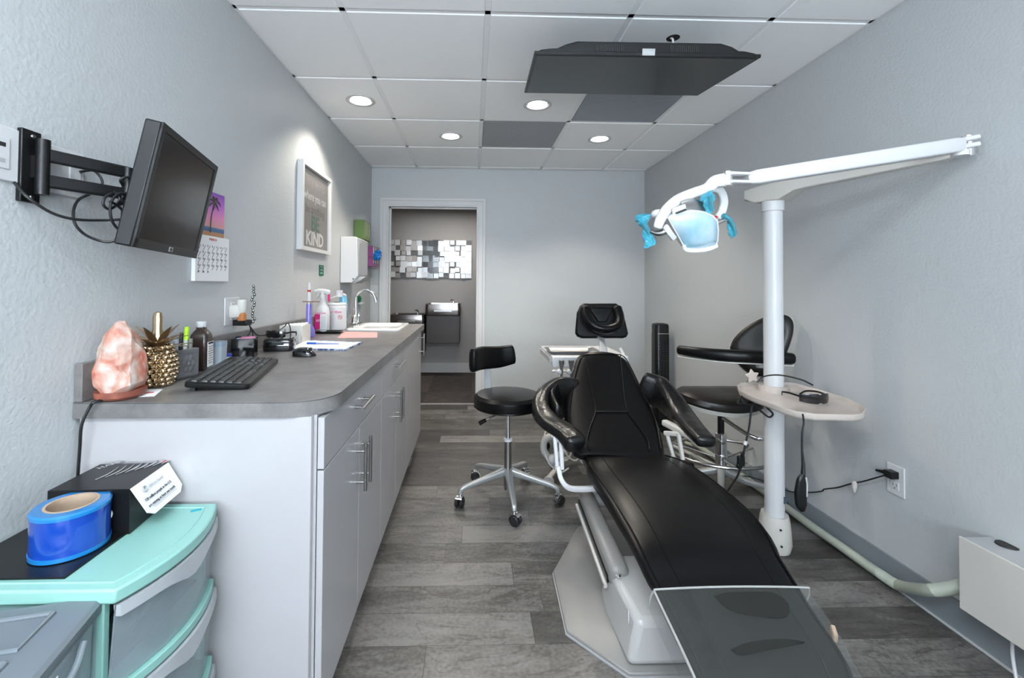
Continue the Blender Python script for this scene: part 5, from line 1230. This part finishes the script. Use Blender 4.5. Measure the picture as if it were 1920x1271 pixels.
# ================================================================== DELIVERY CART BEHIND THE CHAIR
t = thing('delivery_cart', 'white dental instrument cart with coiled hoses behind the dental chair', 'instrument cart', (.80, 3.02, 0))
f0, f1, zt_ = 2.86, 3.18, .745
z_ = at(1035, 668, 'y', 2.86).z; fx0 = at(1036, 668, 'y', 2.86).x; fx1 = fx0 + .50; z_ = max(z_, .70)
print('cart', fx0, z_)
bxl = at(1022, 648, 'z', z_); print(bxl)
ZD = z_; YK = min(bxl.y, 3.4)
MB().loft([[Vector((fx0 + .012, 2.868, ZD - .075)), Vector((fx1 - .012, 2.868, ZD - .075)), Vector((fx1, YK, ZD - .05)), Vector((fx0, YK, ZD - .05))], [Vector((fx0, 2.86, ZD - .062)), Vector((fx1, 2.86, ZD - .062)), Vector((fx1, YK, ZD - .03)), Vector((fx0, YK, ZD - .03))], [Vector((fx0, 2.86, ZD)), Vector((fx1, 2.86, ZD)), Vector((fx1, YK, ZD)), Vector((fx0, YK, ZD))]]).build('top', M_white, t, bev=.008)
MB().box((fx0 - .002, (2.90 + YK) / 2, ZD - .035), (.012, YK - 2.94, .035)).build('side_panel', M_alup, t, bev=.003)
MB().cyl((.78, 3.08, .09), (.78, 3.08, ZD - .05), .035).build('column', M_tan, t)
HZ = at(1045, 696, 'y', 2.85).z
for k in range(3):
    x = fx0 + .04 + k * .062
    h_ = MB().lathe([(.001, 0), (.013, .0), (.017, .02), (.017, .035), (.012, .045), (.001, .046)], (x, 2.86, HZ), (0, -1, 0), seg=16); h_ = h_.build('holder_knob', M_white, t)
    MB().ell((x - .03, 2.855, HZ), (.016, .010, .010), 12).build('knob_ear', M_white, h_)
    MB().lathe([(.007, 0), (.008, .09), (.011, .14), (.018, .17), (.018, .185), (.001, .186)], (x + .012, 2.825, HZ - .11), seg=14).build('handpiece', M_steel, t)
    MB().tube([(x + .012, 2.825, HZ - .11), (x + .015, 2.85, HZ - .25), (x - .02, 2.84, .20), (x - .01, 2.82, .12), (x + .06, 2.83, .10), (x + .11, 2.90, .25), (x + .12, 2.98, .5)], .006, 8).build('hose', M_off, t)
MB().sweep([(fx0 + .01, 2.865, HZ), (fx0 + .2, 2.865, HZ)], .014, .014, sm=False).build('holder_bar', M_white, t)
for s_ in (-1, 1):
    for q in (-1, 1):
        lg = MB().sweep([(.78, 3.08, .11), (.78 + s_ * .24, 3.08 + q * .18, .085)], .04, .03).build('base_leg', M_tan, t); caster(lg, Vector((.78 + s_ * .24, 3.08 + q * .18, 0)), .6)
P_ = pts3([(1047, 818, 2.62), (1024, 822, 2.62), (1020, 845, 2.62), (1040, 872, 2.62)])
MB().tube(P_, .020, 12).build('suction_tube', M_tan, t); MB().ell(at(1036, 861, 'y', 2.60), (.030, .030, .030), 20).build('suction_ball', M_white, t)
MB().tube(pts3([(1026, 800, 2.7), (1019, 825, 2.65), (1022, 850, 2.6), (1032, 872, 2.58), (1052, 885, 2.6), (1066, 878, 2.65)]), .005, 8).build('hose', M_off, t)
o = MB(); cc = at(1029, 877, 'y', 2.66); cc.z = .032; o.lathe([(.001, -.012), (.030, -.012), (.032, 0), (.030, .012), (.001, .012)], cc, (.2, 1, 0), seg=24); o.build('foot_wheel', M_tan, t)
MB().sweep([(cc.x, cc.y + .01, .045), (.62, 2.92, .07)], .03, .02).build('wheel_arm', M_tan, t)
MB().cyl((fx1 + .02, 2.95, ZD - .05), (fx1 - .01, 3.0, ZD + .035), .010).build('side_lever', M_white, t)
tc_ = Vector((.68, 3.02, ZD)); 
tt = thing('instrument_tray', 'shiny steel instrument tray on the white cart', 'tray', tc_)
MB().loft([[tc_ + Vector((x, y, z)) for x, y in rrect(w_, h_, .03, 5)] for w_, h_, z in ((.29, .16, .001), (.31, .18, .004), (.33, .205, .022), (.35, .22, .024), (.35, .22, .021), (.325, .20, .020), (.300, .17, .006), (.05, .03, .0055))]).build('pan', M_steel, tt)
q = MB()
# ================================================================== TOWER FAN
c = Vector((1.575, 3.74, 0)); c.x = at(1238, 700, 'y', 3.74).x; zt_ = at(1238, 606, 'y', 3.74).z
t = thing('tower_fan', 'slim black tower fan in the far right corner', 'fan', c)
W2 = .062
MB().lathe([(.001, 0), (.125, .001), (.13, .012), (.10, .028), (.05, .04), (.001, .04)], c, seg=40).build('base', M_fan, t)
MB().loft([[c + Vector((x, y, z)) for x, y in rrect(W2 * 2 * s_, W2 * 2 * s_, .035 * s_, 6)] for s_, z in ((1, .04), (1, zt_ - .085), (.97, zt_ - .08), (.97, zt_ - .02), (.90, zt_ - .006), (.72, zt_))]).build('body', M_fan, t)
MB().box(c + Vector((0, -W2 - .0008, zt_ - .083)), (W2 * 1.55, .002, .004)).build('trim_line', M_alup, t, smooth=False)
o = MB()
for k in range(34): o.box(c + Vector((0, -W2 - .001, .10 + k * .0185)), (W2 * 1.25, .003, .006))
for k in range(3): o.box(c + Vector((-.025 + .025 * k, -W2 - .002, .10 + 17 * .0185)), (.002, .003, .63))
o.build('grille', M_blackm, t, smooth=False)
MB().box(c + Vector((0, 0, zt_ + .001)), (.045, .06, .006)).build('control_panel', M_gloss, t, bev=.002)

# ================================================================== LIGHT POLE, ARM, TRAY
pc = Vector((1.412, 2.03, 0)); pc.x = at(1452, 900, 'y', 2.03).x
t = thing('light_pole', 'white floor pole carrying the dental lamp arm', 'pole', pc)
MB().cyl(pc + Vector((0, 0, .12)), pc + Vector((0, 0, 1.60)), .0405, seg=40).build('pole', M_white, t)
MB().lathe([(.044, .155), (.055, .16), (.060, .14), (.066, .08), (.068, .03), (.060, .0), (.001, .0)], pc, seg=40).build('floor_socket', M_cream, t)
for z in (.045, .115): MB().cyl(pc + Vector((-.015, -.0685 + (z - .045) * .08, z)), pc + Vector((-.015, -.060, z)), .005, seg=12).build('screw', M_ink, t)
MB().cyl(pc + Vector((.018, -.0372, .235)), pc + Vector((.019, -.030, .235)), .016, seg=20).build('oval_cutout', mat('dark_hole_blue', (.05, .07, .09), .4), t)
MB().cyl(pc + Vector((0, 0, 1.56)), pc + Vector((0, 0, 1.615)), .047, seg=40).build('collar', M_white, t)
# lower arm with its housing over the pole
je = Vector((1.635, 1.46, 1.675)); jd = Vector((je.x - pc.x, je.y - pc.y, 0)).normalized()
hz0 = 1.61
A0 = pc + Vector((0, 0, 0)) - jd * .115; 
LL = []
for f, w_, zb, zt_ in ((-.125, .03, 1.625, 1.655), (-.115, .085, 1.632, 1.675), (-.055, .10, 1.605, 1.682), (.055, .10, 1.605, 1.688), (.115, .075, 1.635, 1.688), (.15, .052, 1.640, 1.685), (.60, .046, 1.648, 1.690), (.63, .02, 1.655, 1.685)):
    p = pc + jd * f; s_ = Vector((-jd.y, jd.x, 0)); LL.append([p - s_ * w_ / 2 + Vector((0, 0, zb)), p + s_ * w_ / 2 + Vector((0, 0, zb)), p + s_ * w_ / 2 + Vector((0, 0, zt_)), p - s_ * w_ / 2 + Vector((0, 0, zt_))])
tl = thing('lamp_arm', 'long white folding arm on top of the pole, reaching from wall to lamp', 'lamp arm', pc + Vector((0, 0, 1.615)))
MB().loft(LL).build('lower_arm', M_cream, tl, bev=.008, bseg=3)
R0 = at(1800, 272, 'y', 1.44); L0 = at(1398, 336, 'y', 1.40)
print('arm', R0, L0, je)
ud = (R0 - L0).normalized()
MB().sweep([L0, L0 + ud * .03, R0 - ud * .035, R0], [.040, .052, .052, .044], [.036, .046, .050, .044], sm=False, ex=6, rnd=False).build('upper_arm', M_white, tl, bev=.004)
for s_ in (-.010, .014): MB().sweep([R0 + Vector((0, 0, s_)), R0 + ud * .04 + Vector((.0, -.01, s_))], .05, .018, sm=False).build('elbow_lug', M_white, tl)
MB().cyl(R0 + ud * .03 + Vector((0, 0, -.042)), R0 + ud * .03 + Vector((0, 0, .026)), .017).build('elbow_pin', M_chrome, tl)
MB().cyl(Vector((R0.x, R0.y, R0.z - .038)), Vector((R0.x, R0.y, R0.z - .02)), .024).build('elbow_hub', M_white, tl)
L1 = at(1364, 335, 'y', 1.38)
for s_ in (-.012, .014): MB().sweep([L0 + Vector((0, 0, s_)), L1 + Vector((0, 0, s_))], .046, .012, sm=False).build('wrist_lug', M_white, tl)
MB().cyl(L1 + Vector((0, 0, -.022)), L1 + Vector((0, 0, .022)), .015).build('wrist_pin', M_chrome, tl)
# lamp head
hc_ = at(1296, 430, 'y', 1.36)
t = thing('dental_lamp', 'white dental lamp head with glassy blue reflector, tilted down', 'lamp', hc_)
yk = pts3([(1358, 337, 1.38), (1340, 341, 1.38), (1325, 354, 1.37), (1300, 362, 1.36), (1270, 375, 1.35), (1250, 393, 1.34), (1238, 412, 1.33), (1233, 426, 1.33)])
MB().sweep(yk, [.042, .040, .036, .032, .032, .032, .030, .026], [.020, .020, .022, .022, .020, .020, .020, .016], ref=(0, 1, 0), ex=3).build('yoke_arm', M_white, t)
yk2 = pts3([(1330, 350, 1.39), (1348, 356, 1.42), (1357, 375, 1.44), (1354, 395, 1.45), (1345, 408, 1.44)])
MB().sweep(yk2, [.03, .03, .028, .026, .022], [.018, .018, .016, .016, .016], ref=(0, 1, 0), ex=3).build('yoke_arm', M_white, t)
MB().ell(at(1233, 402, 'y', 1.36), (.020, .024, .016), 16).build('yoke_cap', M_white, t)
# head shell: outline in the lamp's own plane
hx_ = Vector((.985, .17, .0)).normalized(); hn = Vector((.17, -.90, -.40)).normalized(); hn = (hn - hx_ * hn.dot(hx_)).normalized(); hz_ = hn.cross(hx_); hz_ = hz_ if hz_.z > 0 else -hz_
def hp(px, py, off=0):
    d = CR.transposed() @ Vector(((px - CX) / F, 1, -(py - CY) / F)); o_ = Vector((0, 0, CZ)); tt_ = (hc_ - o_).dot(hn) / d.dot(hn); return o_ + d * tt_ + hn * off
ol = [(1251, 409), (1262, 402), (1280, 396), (1300, 394), (1318, 396), (1334, 403), (1343, 412), (1345, 430), (1344, 448), (1341, 459), (1325, 465), (1305, 468), (1284, 467), (1279, 459), (1267, 437)]
cen = hp(1298, 430)
def ring(f, off, dz=0): return [cen + (hp(x, y) - cen) * f + hn * off for x, y in ol]
MB().loft([ring(.45, -.075), ring(.80, -.055), ring(.97, -.020), ring(1.02, 0), ring(1.02, .006), ring(.95, .007)]).build('housing', M_white, t, ang=60)
MB().loft([ring(.945, .0075), ring(.93, .010), ring(.55, .016), ring(.02, .018)]).build('reflector_glass', M_dish, t, ang=80)
MB().sweep([hp(1281, 459, .006), hp(1284, 466, .008), hp(1305, 467, .008), hp(1325, 464, .008), hp(1341, 458, .006)], .010, .018).build('lower_rim', M_white, t)
MB().sweep([hp(1262, 397, .0), hp(1275, 392, .0), hp(1284, 389, .0)], .022, .010, ref=hn).build('vent_slot', M_white, t)
MB().sweep([hp(1264, 398, .011), hp(1282, 391, .011)], .004, .008, ref=hn, sm=False, rnd=False).build('vent_opening', M_ink, t)
MB().sweep([hp(1284, 392, -.02), hp(1300, 387, -.02), hp(1318, 390, -.02), hp(1330, 398, -.02)], .04, .014, ref=hn).build('steel_band', M_steel, t)
MB().sweep([hp(1246, 424, .004), hp(1254, 436, .004), hp(1262, 446, .004)], .018, .014, ref=hn, sm=False).build('side_tab', M_white, t)
MB().tube([hp(1248, 433, .0), hp(1238, 437, .0), hp(1228, 437, .0), hp(1218, 433, .0)], [.010, .009, .007, .005], 12).build('handle_stem', M_steel, t)
def film(px, parent, flare):
    P_ = [hp(*q) for q in px]; LL = []
    Q = smooth_path(P_, 5); N = len(Q)
    for i, p in enumerate(Q):
        d = (Q[min(i + 1, N - 1)] - Q[max(i - 1, 0)]).normalized(); r, u = frame(d, hn); w = lerp_list(flare, i / (N - 1)) 
        LL.append([p + r * w * math.cos(a) * (1 + .18 * math.sin(3 * a + i)) + u * w * .45 * math.sin(a) * (1 + .2 * math.cos(5 * a + i * 2)) for a in [2 * PI * k / 14 for k in range(14)]])
    return MB().loft(LL).build('barrier_film', M_film, parent)
g1 = MB().tube([hp(1193, 410), hp(1203, 417), hp(1210, 428), hp(1216, 441)], [.007, .008, .008, .006], 12).build('handle', mat('teal_handle', (.10, .38, .48), .15, .6), t); film([(1207, 402), (1206, 412), (1209, 424), (1213, 440), (1219, 460)], t, [.022, .022, .009, .013, .020]); 
MB().tube([hp(1345, 418), hp(1354, 414), hp(1362, 412)], .006, 10).build('handle_stem', M_steel, t)
MB().tube([hp(1356, 404), hp(1366, 411), hp(1373, 424), hp(1377, 440)], [.008, .009, .009, .007], 12).build('handle', mat('teal_handle', (.10, .38, .48), .15, .6), t); film([(1366, 418), (1370, 428), (1374, 438), (1376, 443)], t, [.006, .011, .013, .010])
film([(1324, 364), (1328, 374), (1330, 388), (1328, 402), (1321, 418)], t, [.022, .020, .015, .012, .006]); MB().cyl(hp(1326, 366, .01), hp(1331, 392, .012), .006).build('handle', mat('teal_handle', (.10, .38, .48), .15, .6), t)
MB().cyl(hp(1340, 405, .004), hp(1340, 405, .012), .003).build('rivet', M_red, t)
# tray on the pole
ZTR = .735
tp = [(1382, 722), (1386, 732), (1412, 744), (1440, 754), (1468, 765), (1495, 772), (1530, 776.5), (1600, 778), (1618, 776), (1624, 769), (1618, 761), (1590, 747), (1545, 733), (1505, 722), (1488, 717.5), (1455, 716), (1420, 716.5), (1390, 717)]
TP = [at(x, y, 'z', ZTR) for x, y in tp]; cc = sum(TP, Vector()) / len(TP)
print('tray x', min(p.x for p in TP), max(p.x for p in TP))
t = thing('pole_tray', 'beige boomerang-shaped tray clamped on the white pole', 'tray', cc)
def tr_(s_, z): return [Vector((cc.x + (p.x - cc.x) * s_, cc.y + (p.y - cc.y) * s_, z)) for p in TP]
MB().loft([tr_(.93, ZTR - .028), tr_(.985, ZTR - .024), tr_(1, ZTR - .016), tr_(1, ZTR), tr_(.985, ZTR + .001), tr_(.965, ZTR - .004), tr_(.94, ZTR - .012), tr_(.3, ZTR - .0125)]).build('dish', M_beige, t, ang=50)
MB().lathe([(.042, -.03), (.062, -.028), (.062, .010), (.056, .014), (.042, .014)], (pc.x, pc.y, ZTR), seg=36).build('clamp_ring', M_beige, t)
# star knob
kn = at(1410, 705, 'y', 2.09); o = MB(); pts = []
for i in range(10):
    a = PI / 2 + i * PI / 5 + .15; rr = .036 if i % 2 == 0 else .020; pts.append(kn + Vector((rr * math.cos(a), 0, rr * math.sin(a))))
o.loft([[p + Vector((0, -.006, 0)) for p in pts], [p + Vector((0, .006, 0)) for p in pts]]); o.build('star_knob', M_beige, t, bev=.004, bseg=3)
# loupes
gp = at(1521, 752, 'z', ZTR - .010)
g = goggles('safety_glasses', gp, math.radians(8), 'dark wraparound safety glasses lying on the beige pole tray', 'glasses', M_gloss, 1.0)
g.location.z = ZTR - .012 + .0
q = MB().tube(pts3([(1420, 716, 2.05), (1432, 706, 1.95), (1460, 703, 1.88), (1500, 711, 1.75), (1524, 722, 1.70)]) , .0032, 8)
tag(q.build('glasses_cord', M_cable), 'thin black cord arching over the tray in front of the pole', 'cord')
# cords under tray
q = MB().tube(pts3([(1396, 741, 1.97), (1388, 746, 1.96), (1384, 756, 1.95), (1400, 755, 1.95), (1420, 748, 1.96), (1405, 743, 1.97), (1392, 750, 1.95), (1402, 758, 1.94), (1424, 752, 1.95), (1440, 766, 1.93), (1449, 776, 1.92), (1442, 782, 1.92), (1428, 772, 1.93), (1412, 758, 1.95), (1408, 775, 1.95), (1404, 805, 1.95), (1396, 840, 1.95), (1392, 862, 1.95), (1384, 890, 1.96), (1368, 915, 1.98), (1355, 935, 2.0)]), .0042, 8)
cd = q.build('power_lead', M_cable); tag(cd, 'black cord looped under the tray and hanging left of the pole', 'cord')
MB().cyl(at(1397, 834, 'y', 1.95), at(1399, 827, 'y', 1.95), .007).build('white_cord_tag', M_white, cd)
a_ = at(1393, 848, 'y', 1.95); o = MB(); o.cyl(a_, at(1392, 855, 'y', 1.95), .008); o.box(at(1389, 864, 'y', 1.95), (.028, .02, .045)); o.box(at(1386, 874, 'y', 1.95), (.02, .018, .02)); o.build('inline_connector', M_black, cd, bev=.003)
q = MB().tube(pts3([(1505, 776, 1.60), (1507, 792, 1.60), (1504, 815, 1.60), (1504, 845, 1.60), (1506, 870, 1.60), (1506, 888, 1.60)]), [.0032, .0032, .0034, .0036, .006, .008], 8)
hq = q; o = MB(); o.sweep([at(1506, 889, 'y', 1.60), at(1503, 900, 'y', 1.60), at(1501, 925, 'y', 1.60), at(1502, 946, 'y', 1.60), at(1504, 957, 'y', 1.60)], [.014, .034, .044, .040, .020], [.012, .020, .024, .022, .014], ref=(0, 1, 0), ex=2.6)
t = thing('handset', 'black pear-shaped handset hanging by its cord from the pole tray', 'handset', at(1503, 957, 'y', 1.60))
o.build('handset_body', M_black, t); hq.build('cord', M_cable, t)
MB().sweep([at(1510, 895, 'y', 1.595), at(1512, 910, 'y', 1.595), at(1511, 930, 'y', 1.595)], .006, .012, ref=(0, 1, 0)).build('side_strip', M_alup, t)
# plug, cord along the wall, rabbit-ear clip
q = MB().tube([at(1664, 890, 'x', XR - .035), at(1648, 894, 'x', XR - .035), at(1620, 902, 'x', XR - .03), at(1595, 907, 'x', XR - .025), at(1570, 914, 'x', XR - .02), at(1546, 917, 'x', XR - .02), at(1540, 921, 'x', XR - .02), at(1515, 923, 'x', XR - .02), at(1480, 921, 'x', XR - .03), at(1440, 905, 'x', XR - .05), at(1400, 893, 'x', XR - .10), at(1350, 890, 'x', XR - .2)], .0032, 8)
cd = q.build('power_lead', M_cable); tag(cd, 'black cord running from the low right wall outlet behind the pole', 'cord')
o = MB(); o.box((XR - .026, 1.752, .455), (.034, .034, .028)); o.tube([(XR - .030, 1.77, .455), (XR - .035, 1.81, .448)], [.009, .005], 8, sm=False); o.build('plug', M_black, cd, bev=.003)
p_ = at(1602, 912, 'x', XR - .035); q = MB().lathe([(.001, -.028), (.006, -.022), (.010, 0), (.010, .018), (.004, .024), (.001, .024)], p_, seg=14).build('cord_clip', mat_clear('milky_clip', (.65, .58, .55), .8, .2)); tag(q, 'milky clear clip hanging on the wall cord', 'clip')

# ================================================================== HOSE AND WALL BOX
hs = [at(1300, 830, 'z', .035), at(1385, 880, 'z', .035), at(1440, 920, 'z', .035), at(1475, 948, 'z', .035), at(1520, 985, 'z', .035), at(1570, 1018, 'z', .034), at(1620, 1052, 'z', .034), at(1660, 1080, 'z', .036), at(1695, 1098, 'z', .045), Vector((1.655, 1.52, .11)), Vector((1.66, 1.46, .155)), Vector((1.66, 1.40, .18))]
for p in hs: p.x = min(p.x, 1.675)
hs[9] = at(1735, 1106, 'x', 1.640); hs[10] = at(1775, 1104, 'x', 1.645); hs[11] = at(1806, 1098, 'x', 1.645)
print('hose', [tuple(round(v, 2) for v in p) for p in hs])
P = smooth_path(hs, 26); o = MB(); rr_ = [.0175 + .0030 * (i % 2) for i in range(len(P))]
L = []; pr = None
for i, p in enumerate(P):
    d = (P[min(i + 1, len(P) - 1)] - P[max(i - 1, 0)]).normalized(); r, u = frame(d); L.append([p + (r * math.cos(a) + u * math.sin(a)) * rr_[i] for a in [2 * PI * k / 14 for k in range(14)]])
q = o.loft(L).build('suction_hose', M_hose, ang=80); tag(q, 'ribbed pale hose along the base of the right wall into the wall box', 'hose')
bx0 = at(1802, 1005, 'x', XR - .105); zt_ = bx0.z; yb_ = bx0.y; zb_ = at(1803, 1140, 'x', XR - .105).z
t = thing('utility_box', 'off-white metal utility box on the lower right wall', 'wall box', (XR, yb_ - .3, zb_))
MB().box((XR - .0525 + .001, yb_ - .30, (zt_ + zb_) / 2), (.101, .60, zt_ - zb_ - .006)).build('body', M_alup, t, smooth=False, bev=.002)
MB().box((XR - .107, yb_ - .30, (zt_ + zb_) / 2), (.008, .606, zt_ - zb_)).build('front_panel', M_cream, t, smooth=False, bev=.002)
gc = at(1888, 1021, 'z', zt_); MB().lathe([(.007, .004), (.012, .005), (.026, .004), (.027, 0), (.007, 0)], (gc.x, gc.y, zt_ - .003), seg=28).build('grommet', M_blackm, t); MB().cyl((gc.x, gc.y, zt_ - .01), (gc.x, gc.y, zt_ + .0005), .008).build('grommet_hole', M_ink, t)
q = MB().tube([at(1899, 1195, 'x', XR - .05), at(1898, 1215, 'x', XR - .055), at(1900, 1240, 'x', XR - .06), at(1906, 1275, 'x', XR - .07), at(1915, 1320, 'x', XR - .09)], .0045, 8).build('white_cable', M_white); tag(q, 'thin white cable dropping from under the wall box', 'cable')
o = MB().tube(pts3([(1285, 850, 2.3), (1330, 846, 2.32), (1375, 852, 2.3), (1420, 868, 2.3), (1445, 895, 2.28), (1432, 915, 2.2), (1400, 918, 2.15), (1360, 912, 2.15)]), .010, 10)
for k, PP in enumerate(([(1262, 836, 2.75), (1330, 868, 2.70), (1400, 900, 2.68), (1450, 925, 2.66)], [(1285, 830, 2.9), (1340, 850, 2.85), (1400, 880, 2.82), (1450, 905, 2.8)])):
    PP = [at(x, y, 'z', .016 + .0 * k) for x, y, _ in PP]
    q = MB().tube(PP, .013, 10).build('floor_hose', M_hose if k else M_off); tag(q, ('cream hose lying on the floor under the assistant stool', 'pale hose along the floor nearest the right wall behind the stool')[k], 'hose')

# ================================================================== TELEVISION ON THE CEILING
ct = Vector((.717, 2.04, 2.185)); RT = R3(.062, -1.424, .103); TW, TH_ = .92, .557
tf = lambda x, u, v: ct + RT @ Vector((x, -u, v))     # u up off the screen, v toward the far side
t = thing('television', 'black flat television hung face-down under the ceiling', 'television', ct)
o = MB(); o.loft([[tf(sx * TW / 2, .0, sy * TH_ / 2) for sx, sy in ((-1, -1), (1, -1), (1, 1), (-1, 1))], [tf(sx * TW / 2, .014, sy * TH_ / 2) for sx, sy in ((-1, -1), (1, -1), (1, 1), (-1, 1))]]); o.build('bezel', M_black, t, smooth=False, bev=.002)
e0 = .012
o = MB(); o.loft([[tf(sx * (TW / 2 - e0), -.0015, sy * (TH_ / 2 - e0)) for sx, sy in ((-1, -1), (1, -1), (1, 1), (-1, 1))], [tf(sx * (TW / 2 - e0), .001, sy * (TH_ / 2 - e0)) for sx, sy in ((-1, -1), (1, -1), (1, 1), (-1, 1))]]); o.build('screen', M_tvs, t, smooth=False)
pr_ = [(-.455, .014), (-.43, .024), (-.39, .029), (-.365, .030), (-.33, .046), (-.285, .058), (.30, .058), (.345, .046), (.375, .030), (.40, .029), (.44, .022), (.455, .014)]
MB().loft([[tf(x, u * 1.0, v) for x, u in pr_] for v in (-TH_ / 2 + .012, TH_ / 2 - .04)]).build('rear_cover', M_black, t, bev=.004)
for x in (-.155, .150):
    o = MB()
    for k in range(15): o.loft([[tf(x - .055 + k * .0079, .020 + a * .026, -TH_ / 2 + .0115), tf(x - .055 + k * .0079 + .0045, .020 + a * .026, -TH_ / 2 + .0115), tf(x - .055 + k * .0079 + .0045, .020 + a * .026, -TH_ / 2 + .009), tf(x - .055 + k * .0079, .020 + a * .026, -TH_ / 2 + .009)] for a in (0, 1)])
    o.build('speaker_grille', M_ink, t, smooth=False)
o = MB(); o.loft([[tf(x, u, -TH_ / 2 + .008) for x, u in ((-.022, .001), (.030, .001), (.030, .028), (-.022, .028))], [tf(x, u, -TH_ / 2 - .003) for x, u in ((-.022, .001), (.030, .001), (.030, .028), (-.022, .028))]]); o.build('sensor_box', M_alu, t, smooth=False, bev=.001)
for x in (-.335, .355): 
    for u in (.022, .038): MB().cyl(tf(x, u - .004, -TH_ / 2 + .010), tf(x, u - .004, -TH_ / 2 + .016), .003, seg=10).build('screw', M_ink, t)
mp_ = tf(.05, .05, .15); mt_ = MB(); mt_.cyl(mp_, Vector((mp_.x, mp_.y, ZC)), .02); mt_.box(Vector((mp_.x, mp_.y, ZC - .004)), (.08, .08, .008))
mt_.build('ceiling_mount', M_blackm, t)
hl = at(1262, 71, 'z', ZC); q = MB().lathe([(.001, .0), (.030, .0), (.030, -.0005), (.001, -.0005)], hl + Vector((0, 0, -.0006)), seg=30).build('ceiling_cable_hole', M_ink); tag(q, 'round dark cable hole in the ceiling tile behind the television', 'hole')
q = MB().tube([hl + Vector((-.01, 0, .0)), hl + Vector((-.005, -.01, -.02)), hl + Vector((.0, .02, -.07)), tf(.2, .06, .05)], .005, 8).build('television_cable', M_white); tag(q, 'white cable from the ceiling hole to the television', 'cable')

# ================================================================== HALLWAY THINGS
def fountain(x0, x1, ztop, lab, grp):
    t = thing('drinking_fountain', lab, 'drinking fountain', ((x0 + x1) / 2, 5.9, ztop - .5)); w = x1 - x0; yf = 5.72; yb = 6.10; cx = (x0 + x1) / 2
    MB().loft([[Vector((cx + x, 5.91 + y, z)) for x, y in rrect(w * s_, .38 * s_, .04, 5)] for s_, z in ((.97, ztop - .15), (1, ztop - .135), (1, ztop - .045), (.985, ztop - .03), (.985, ztop), (.95, ztop), (.90, ztop - .018), (.5, ztop - .035), (.1, ztop - .04))]).build('basin', M_foun_t, t)
    MB().box((cx, 5.93, ztop - .33), (w * .94, .33, .36)).build('cabinet_body', M_foun, t, bev=.006)
    MB().box((cx, 5.718, ztop - .085), (w * .5, .01, .03)).build('push_bar', M_steel, t, bev=.003)
    MB().tube([(cx + w * .28, 5.86, ztop - .005), (cx + w * .28, 5.86, ztop + .035), (cx + w * .25, 5.84, ztop + .055), (cx + w * .21, 5.82, ztop + .05)], [.012, .010, .008, .007], 10).build('bubbler', M_chrome, t)
a_ = at(797, 570, 'y', 5.73); b_ = at(864, 570, 'y', 5.73)
fountain(a_.x, b_.x, a_.z, 'dark steel wall drinking fountain in the hallway, the higher right one', 'f')
a_ = at(729, 590, 'y', 5.73); b_ = at(796, 590, 'y', 5.73)
fountain(a_.x, b_.x, a_.z, 'dark steel wall drinking fountain in the hallway, the lower left one', 'f')
x0, x1, z0, z1 = -1.139, -.018, 1.292, 1.812
t = thing('mirror_mosaic', 'wall art of small square mirrors on the hallway wall', 'wall art', ((x0 + x1) / 2, 6.1, z0))
MB().box(((x0 + x1) / 2, 6.092, (z0 + z1) / 2), (x1 - x0, .014, z1 - z0)).build('backing', M_mirb, t, smooth=False)
rnd = random.Random(5); cellw = .0727; 
M_bm = mat('bright_mirror', (.82, .82, .81), .35, .4); M_cs = mat('champagne_square', (.50, .46, .43), .4, .5)
nx, nz = int((x1 - x0) / cellw), int((z1 - z0) / cellw)
for i in range(nx):
    for j in range(nz):
        cx, cz = x0 + (i + .5) * (x1 - x0) / nx, z0 + (j + .5) * (z1 - z0) / nz; s_ = rnd.uniform(.055, .088); off = rnd.uniform(.005, .022)
        cx += rnd.uniform(-.010, .010); cz += rnd.uniform(-.010, .010); cx = min(max(cx, x0 + s_ / 2), x1 - s_ / 2); cz = min(max(cz, z0 + s_ / 2), z1 - s_ / 2)
        f = (cx - x0) / (x1 - x0); dark = .43 < f < .62; tilt = Euler((rnd.uniform(-.05, .05), 0, rnd.uniform(-.05, .05)))
        if dark: MB().box((cx, 6.085 - off * .6, cz), (s_ * 1.1, .004, s_ * 1.1), tilt).build('dark_square', M_mir2, t, smooth=False)
        elif rnd.random() < .84: MB().box((cx, 6.085 - off, cz), (s_, .004, s_), tilt).build('mirror_square', M_bm if f > .35 or rnd.random() < .5 else M_cs, t, smooth=False)

for o in bpy.data.objects:
    if '_w' in o: del o['_w']
